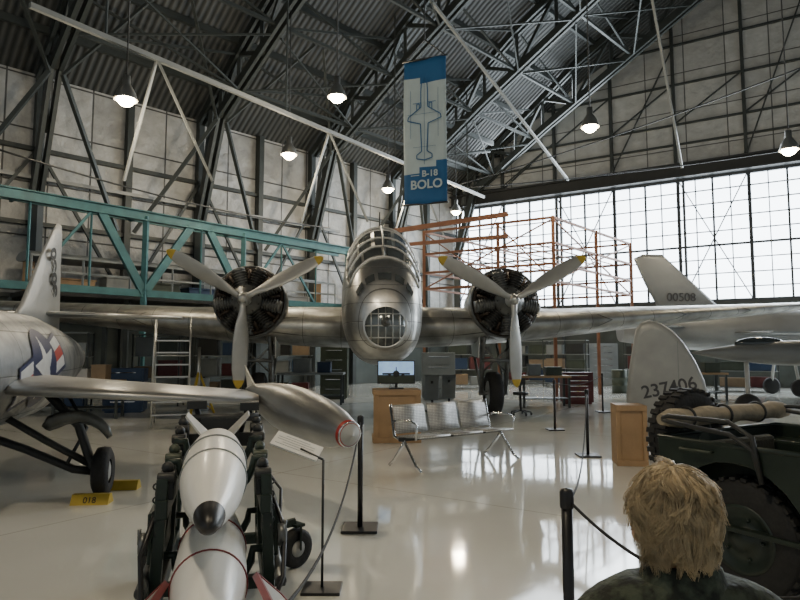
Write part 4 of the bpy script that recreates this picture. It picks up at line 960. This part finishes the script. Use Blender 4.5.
for x in(.55,2.6):
    m=MB(TJp);m.tube((x,-.55,.39),(x,.55,.39),.05);m.build('axle',M_dark,jeep)
m=MB(TJp)
for z in(1.02,1.5):m.bar((1.98,-.7,z),(2.02,.7,z),.03,.04)
for y in(-.7,0,.7):m.bar((1.98,y,1.0),(2.02,y,1.52),.03,.04)
m.build('windshield_frame',M_green,jeep)
for y in(-.35,.35):
    m=MB(TJp);m.box((1.3,y,.68),(.42,.44,.1));m.box((1.08,y,.84),(.09,.44,.30));m.build('seat',M_seatc,jeep,bev=.03)
m=MB(TJp);m.box((.35,0,.70),(.38,.85,.1));m.box((.14,0,.84),(.08,.85,.2));m.build('rear_seat',M_seatc,jeep,bev=.03)
m=MB(TJp);Ms=zto((1.55,.35,1.08),(-.75,0,.65));m.torus(.2,.014,Ms)
for k in range(3):
    a=2*PI*k/3;m.tube((0,0,0),(.2*math.cos(a),.2*math.sin(a),0),.009,M=Ms)
m.tube((1.55,.35,1.08),(1.95,.35,.75),.018);m.build('steering_wheel',M_black,jeep)
m=MB(TJp)
pts=[(.02,-.74+1.62*i/14,1.105+.008*math.sin(i*1.7)) for i in range(15)]
m.pipe(pts,[.04]+[.068+.006*math.sin(i*2.3) for i in range(13)]+[.05],14);m.build('rolled_canvas_top',M_canvas,jeep)
for y in(-.45,0,.45):
    m=MB(TJp);m.torus(.076,.010,Matrix.Translation((.02,y,1.105))@Matrix.Rotation(PI/2,4,'X'),20,6);m.build('strap',M_dark,jeep)
for dz in(0,.08):
    m=MB(TJp);m.pipe([(.75,-.77,.78),(.7,-.77,.98+dz),(.55,-.77,1.06+dz),(.1,-.77,1.10+dz*.5),(-.0,-.72,1.11),(-.0,.72,1.11),(.1,.77,1.10+dz*.5),(.55,.77,1.06+dz),(.7,.77,.98+dz),(.75,.77,.78)],.016,8)
    m.build('top_bow',M_dark,jeep)
for x0 in(.2,1.35):
    zz=.66 if x0>1 else .93
    m=MB(TJp);m.pipe([(x0,-.755,zz),(x0,-.79,zz),(x0+.22,-.79,zz),(x0+.22,-.755,zz)],.01,6);m.build('grab_handle',M_olive,jeep)
m=MB(TJp);m.box((-.17,.48,.72),(.17,.34,.44));m.tube((-.17,.40,.94),(-.17,.56,.94),.015);m.build('jerrican',M_olive,jeep,bev=.03)
m=MB(TJp);m.lathe([(.045,0),(.045,.03),(0,.04)],14,Matrix.Translation((-.01,-.62,.62))@Matrix.Rotation(-PI/2,4,'Y'));m.build('tail_lamp',M_red,jeep)
# ================================================================= CHILD
cx,cy=.556,1.30;HZ=1.260
M_skin=mat('skin',(.62,.38,.27),.5,0,.05,20);M_jack=mat('camouflage_jacket',(.036,.045,.030),.85,0,.30,28,bump=.35,bscale=50,hard=True);M_trou=mat('blue_denim',(.05,.07,.12),.8,0,.15,30);M_shoe=mat('shoe',(.05,.05,.05),.6)
M_hair=mat('blond_hair',(.50,.40,.25),.5,0,.35,40)
kid=thing('person','child with tousled blond hair and dark camouflage jacket, seen from behind','person',(cx,cy,0),0)
YAW=D(6)
TK=Matrix.Translation((cx+.014,cy,0))@Matrix.Rotation(D(4),4,'Z')
HS=.85
TH_=Matrix.Translation((cx,cy,HZ))@Matrix.Rotation(YAW,4,'Z')@Matrix.Scale(HS,4)
def skin(name,verts,edges,radii,T,root=0,sub=2):
    me=bpy.data.meshes.new(name);me.from_pydata([T@Vector(v) for v in verts],edges,[]);o=bpy.data.objects.new(name,me);C.objects.link(o)
    sk=o.modifiers.new('skin','SKIN');sk.use_smooth_shade=True
    bm=bmesh.new();bm.from_mesh(me);lay=bm.verts.layers.skin.verify();bm.verts.ensure_lookup_table()
    for i,v in enumerate(bm.verts):
        r=radii[i];v[lay].radius=(r,r) if not isinstance(r,tuple) else r;v[lay].use_root=(i==root)
    bm.to_mesh(me);bm.free()
    s_=o.modifiers.new('sub','SUBSURF');s_.levels=sub;s_.render_levels=sub
    bpy.context.view_layer.update();dg=bpy.context.evaluated_depsgraph_get();m2=bpy.data.meshes.new_from_object(o.evaluated_get(dg))
    bpy.data.objects.remove(o)
    b=MB();b.v=[v.co.copy() for v in m2.vertices];b.f=[list(p.vertices) for p in m2.polygons];b.k=[True]*len(b.f);b.m=[0]*len(b.f)
    return b
V=[(0,0,.70),(0,0,.82),(0,0,.95),(0,0,1.06),(0,.01,1.13),(0,.01,1.2),
 (.08,0,.66),(.085,.01,.38),(.085,0,.08),(.09,.12,.035),
 (-.08,0,.66),(-.085,.01,.38),(-.085,0,.08),(-.09,.12,.035),
 (.14,0,1.05),(.20,-.01,.86),(.21,.05,.68),(.21,.07,.62),
 (-.14,0,1.05),(-.20,-.01,.86),(-.21,.05,.68),(-.21,.07,.62)]
E=[(0,1),(1,2),(2,3),(3,4),(4,5),(0,6),(6,7),(7,8),(8,9),(0,10),(10,11),(11,12),(12,13),(3,14),(14,15),(15,16),(16,17),(3,18),(18,19),(19,20),(20,21)]
Rr=[.10,.09,.095,.09,.045,.042,.07,.05,.034,.028,.07,.05,.034,.028,.045,.036,.026,.024,.045,.036,.026,.024]
b=skin('body',V,E,Rr,TK)
hm=MB(TH_);rings=[];NH=32
prof=[(-.125,.035,.04,.035),(-.11,.045,.055,.03),(-.085,.058,.075,.012),(-.05,.068,.088,0),(-.01,.074,.094,-.003),(.03,.077,.097,-.006),(.065,.072,.09,-.008),(.095,.056,.07,-.008),(.115,.033,.04,-.008),(.122,.008,.01,-.008)]
for z,rx,ry,oy in prof:
    ring=[]
    for k in range(NH):
        a=2*PI*k/NH;x=rx*math.sin(a);y=oy+ry*math.cos(a)
        f=max(0,math.cos(a))**8
        if abs(z)<.06: y+= f*(.006 if z<0 else -.003)
        ring.append((x,y,z))
    rings.append(ring)
hm.loft(rings)
hm.ball((0,.098,-.035),(.011,.016,.018),10,8);hm.ball((0,.105,-.045),(.013,.012,.009),10,8)
for s_ in(-1,1):
    hm.ball((s_*.078,-.000,-.02),(.010,.020,.030),10,8);hm.ball((s_*.045,.062,-.05),(.028,.025,.028),12,8)
bo=len(b.v);b.v+=hm.v;b.f+=[[i+bo for i in f] for f in hm.f];b.k+=hm.k;b.m+=hm.m
for s_ in(-1,1):
    Mh=TK@Matrix.Translation((s_*.212,.075,.60));m_=MB(Mh)
    m_.ball((0,0,-.02),(.014,.032,.04),12,8)
    for k in range(4):
        y=-.024+.016*k;L_=(.045,.052,.05,.04)[k];m_.pipe([(0,y,-.05),(-s_*.004,y,-.05-L_*.5),(-s_*.014,y,-.05-L_)],[.008,.0075,.006],8)
    m_.pipe([(0,.02,-.01),(-s_*.012,.042,-.03),(-s_*.018,.05,-.055)],[.009,.008,.0065],8)
    bo=len(b.v);b.v+=m_.v;b.f+=[[i+bo for i in f] for f in m_.f];b.k+=m_.k;b.m+=m_.m
body=b.build('body',M_skin,kid)
rm=body.modifiers.new('r','REMESH');rm.mode='VOXEL';rm.voxel_size=.0055;rm.use_smooth_shade=True
sm=body.modifiers.new('sm','SMOOTH');sm.iterations=2
for s_ in(-1,1):
    m=MB(TH_);m.ball((s_*.03,.081,-.008),(.011,.008,.009),12,8);ey=m.build('eye',M_white,kid)
    m=MB(TH_);m.ball((s_*.03,.0885,-.008),(.005,.003,.005),10,6);m.build('iris',M_navy,ey)
m=MB(TH_);m.pipe([(-.022,.086,-.075),(0,.094,-.077),(.022,.086,-.075)],[.003,.005,.003],8);m.build('lips',M_maroon,kid)
JV=[(0,0,.66),(0,0,.80),(0,0,.93),(0,0,1.03),(0,.0,1.095),(0,0,1.13),(.12,0,1.085),(.195,-.005,1.045),(.235,-.015,.86),(.235,.045,.68),(-.12,0,1.085),(-.195,-.005,1.045),(-.235,-.015,.86),(-.235,.045,.68)]
JE=[(0,1),(1,2),(2,3),(3,4),(4,5),(4,6),(6,7),(7,8),(8,9),(4,10),(10,11),(11,12),(12,13)]
JR=[.135,.13,.13,.12,.10,.075,.080,.070,.055,.044,.080,.070,.055,.044]
b=skin('jacket',JV,JE,JR,TK);b.build('jacket',M_jack,kid)
m=MB(TK)
col=[[( (.062+o)*math.cos(a),.008+(.06+o)*math.sin(a)-.01,z+ .012*math.sin(a)*-1) for a in [2*PI*k/28 for k in range(28)]] for z,o in((1.11,.030),(1.14,.022),(1.165,.014),(1.17,.006),(1.15,0),(1.11,0))]
m.loft(col,True,False);m.build('collar',M_jack,kid)
PV=[(0,0,.74),(0,0,.66),(.08,0,.60),(.085,.01,.38),(.085,0,.10),(-.08,0,.60),(-.085,.01,.38),(-.085,0,.10)]
b=skin('trousers',PV,[(0,1),(1,2),(2,3),(3,4),(1,5),(5,6),(6,7)],[.115,.12,.085,.065,.055,.085,.065,.055],TK);b.build('trousers',M_trou,kid)
for s_ in(-1,1):
    m=MB(TK);m.ball((s_*.088,.045,.05),(.045,.115,.045),16,10);m.box((s_*.088,.045,.012),(.075,.21,.024));m.build('shoe',M_shoe,kid)
def hp(th,ph,off):
    c=Vector((0,-.010,.012));rx,ry,rz_=.080+off,.098+off,.110+off
    if th>D(95):
        q=th-D(95);p=c+Vector((rx*math.sin(ph),-ry*math.cos(ph),rz_*math.cos(D(95))));k_=1-.30*q
        return c+Vector(((p.x-c.x)*k_,(p.y-c.y)*k_,p.z-c.z-q*rz_*.95))
    return c+Vector((rx*math.sin(th)*math.sin(ph),-ry*math.sin(th)*math.cos(ph),rz_*math.cos(th)))
def lim(ph):
    face=max(0,-math.cos(ph));v=D(134)-D(70)*face**.8
    return v
m=MB(TH_);rings=[]
for i in range(15):
    rings.append([hp(max(.01,(lim(2*PI*k/36)-D(6))*i/14),2*PI*k/36,.002) for k in range(36)])
m.loft(rings,True,False)
for i in range(560):
    ph0=random.uniform(-PI,PI);thm=lim(ph0)
    t0=thm*math.sqrt(random.random())*.86
    L_=random.uniform(.40,.85);sw=random.uniform(-.6,.6)+.25*math.sin(ph0*3+1);lift=random.uniform(.005,.020);tipout=random.uniform(-.004,.015)
    end=min(t0+L_,thm+random.uniform(0,.26))
    for j in range(17):
        ph=ph0+random.gauss(0,.085);tt=t0+random.gauss(0,.07);n=6;pts=[];rr=[];tw_=random.gauss(0,.05);lf=lift*random.uniform(.3,1.1)
        for k in range(n):
            q=k/(n-1);th=max(.02,tt+(end-tt)*q+random.gauss(0,.004))
            pc_=ph*(1-q*.65)+ph0*q*.65+sw*q*q+tw_*q
            pts.append(hp(th,pc_,.003+lf*math.sin(q*PI*.6)+tipout*q*q));rr.append(.0012*(1-q*.7))
        m.pipe(pts,rr,3)
m.build('hair',M_hair,kid)
# ================================================================= lighting
w=bpy.data.worlds.new('World');bpy.context.scene.world=w;w.use_nodes=True;nt=w.node_tree
bg=nt.nodes['Background']
bg.inputs[1].default_value=.48;bg.inputs[0].default_value=(.80,.88,.92,1)
l=bpy.data.lights.new('window_daylight','AREA');l.shape='RECTANGLE';l.size=30;l.size_y=5.5;l.energy=4300;l.color=(.85,.93,1)
o=bpy.data.objects.new('window_daylight',l);C.objects.link(o)
p=K+DR*16+Z(6.9)+Vector((-.53,-.847,0))*.6;o.location=p
o.rotation_euler=Vector((-.53,-.847,-.1)).to_track_quat('-Z','Z').to_euler()
cam=bpy.data.cameras.new('Camera');cam.sensor_width=36;cam.lens=36*F/800;cam.clip_end=200
co=bpy.data.objects.new('Camera',cam);C.objects.link(co);co.location=EYE;co.rotation_euler=(PI/2+PITCH,0,0)
bpy.context.scene.camera=co
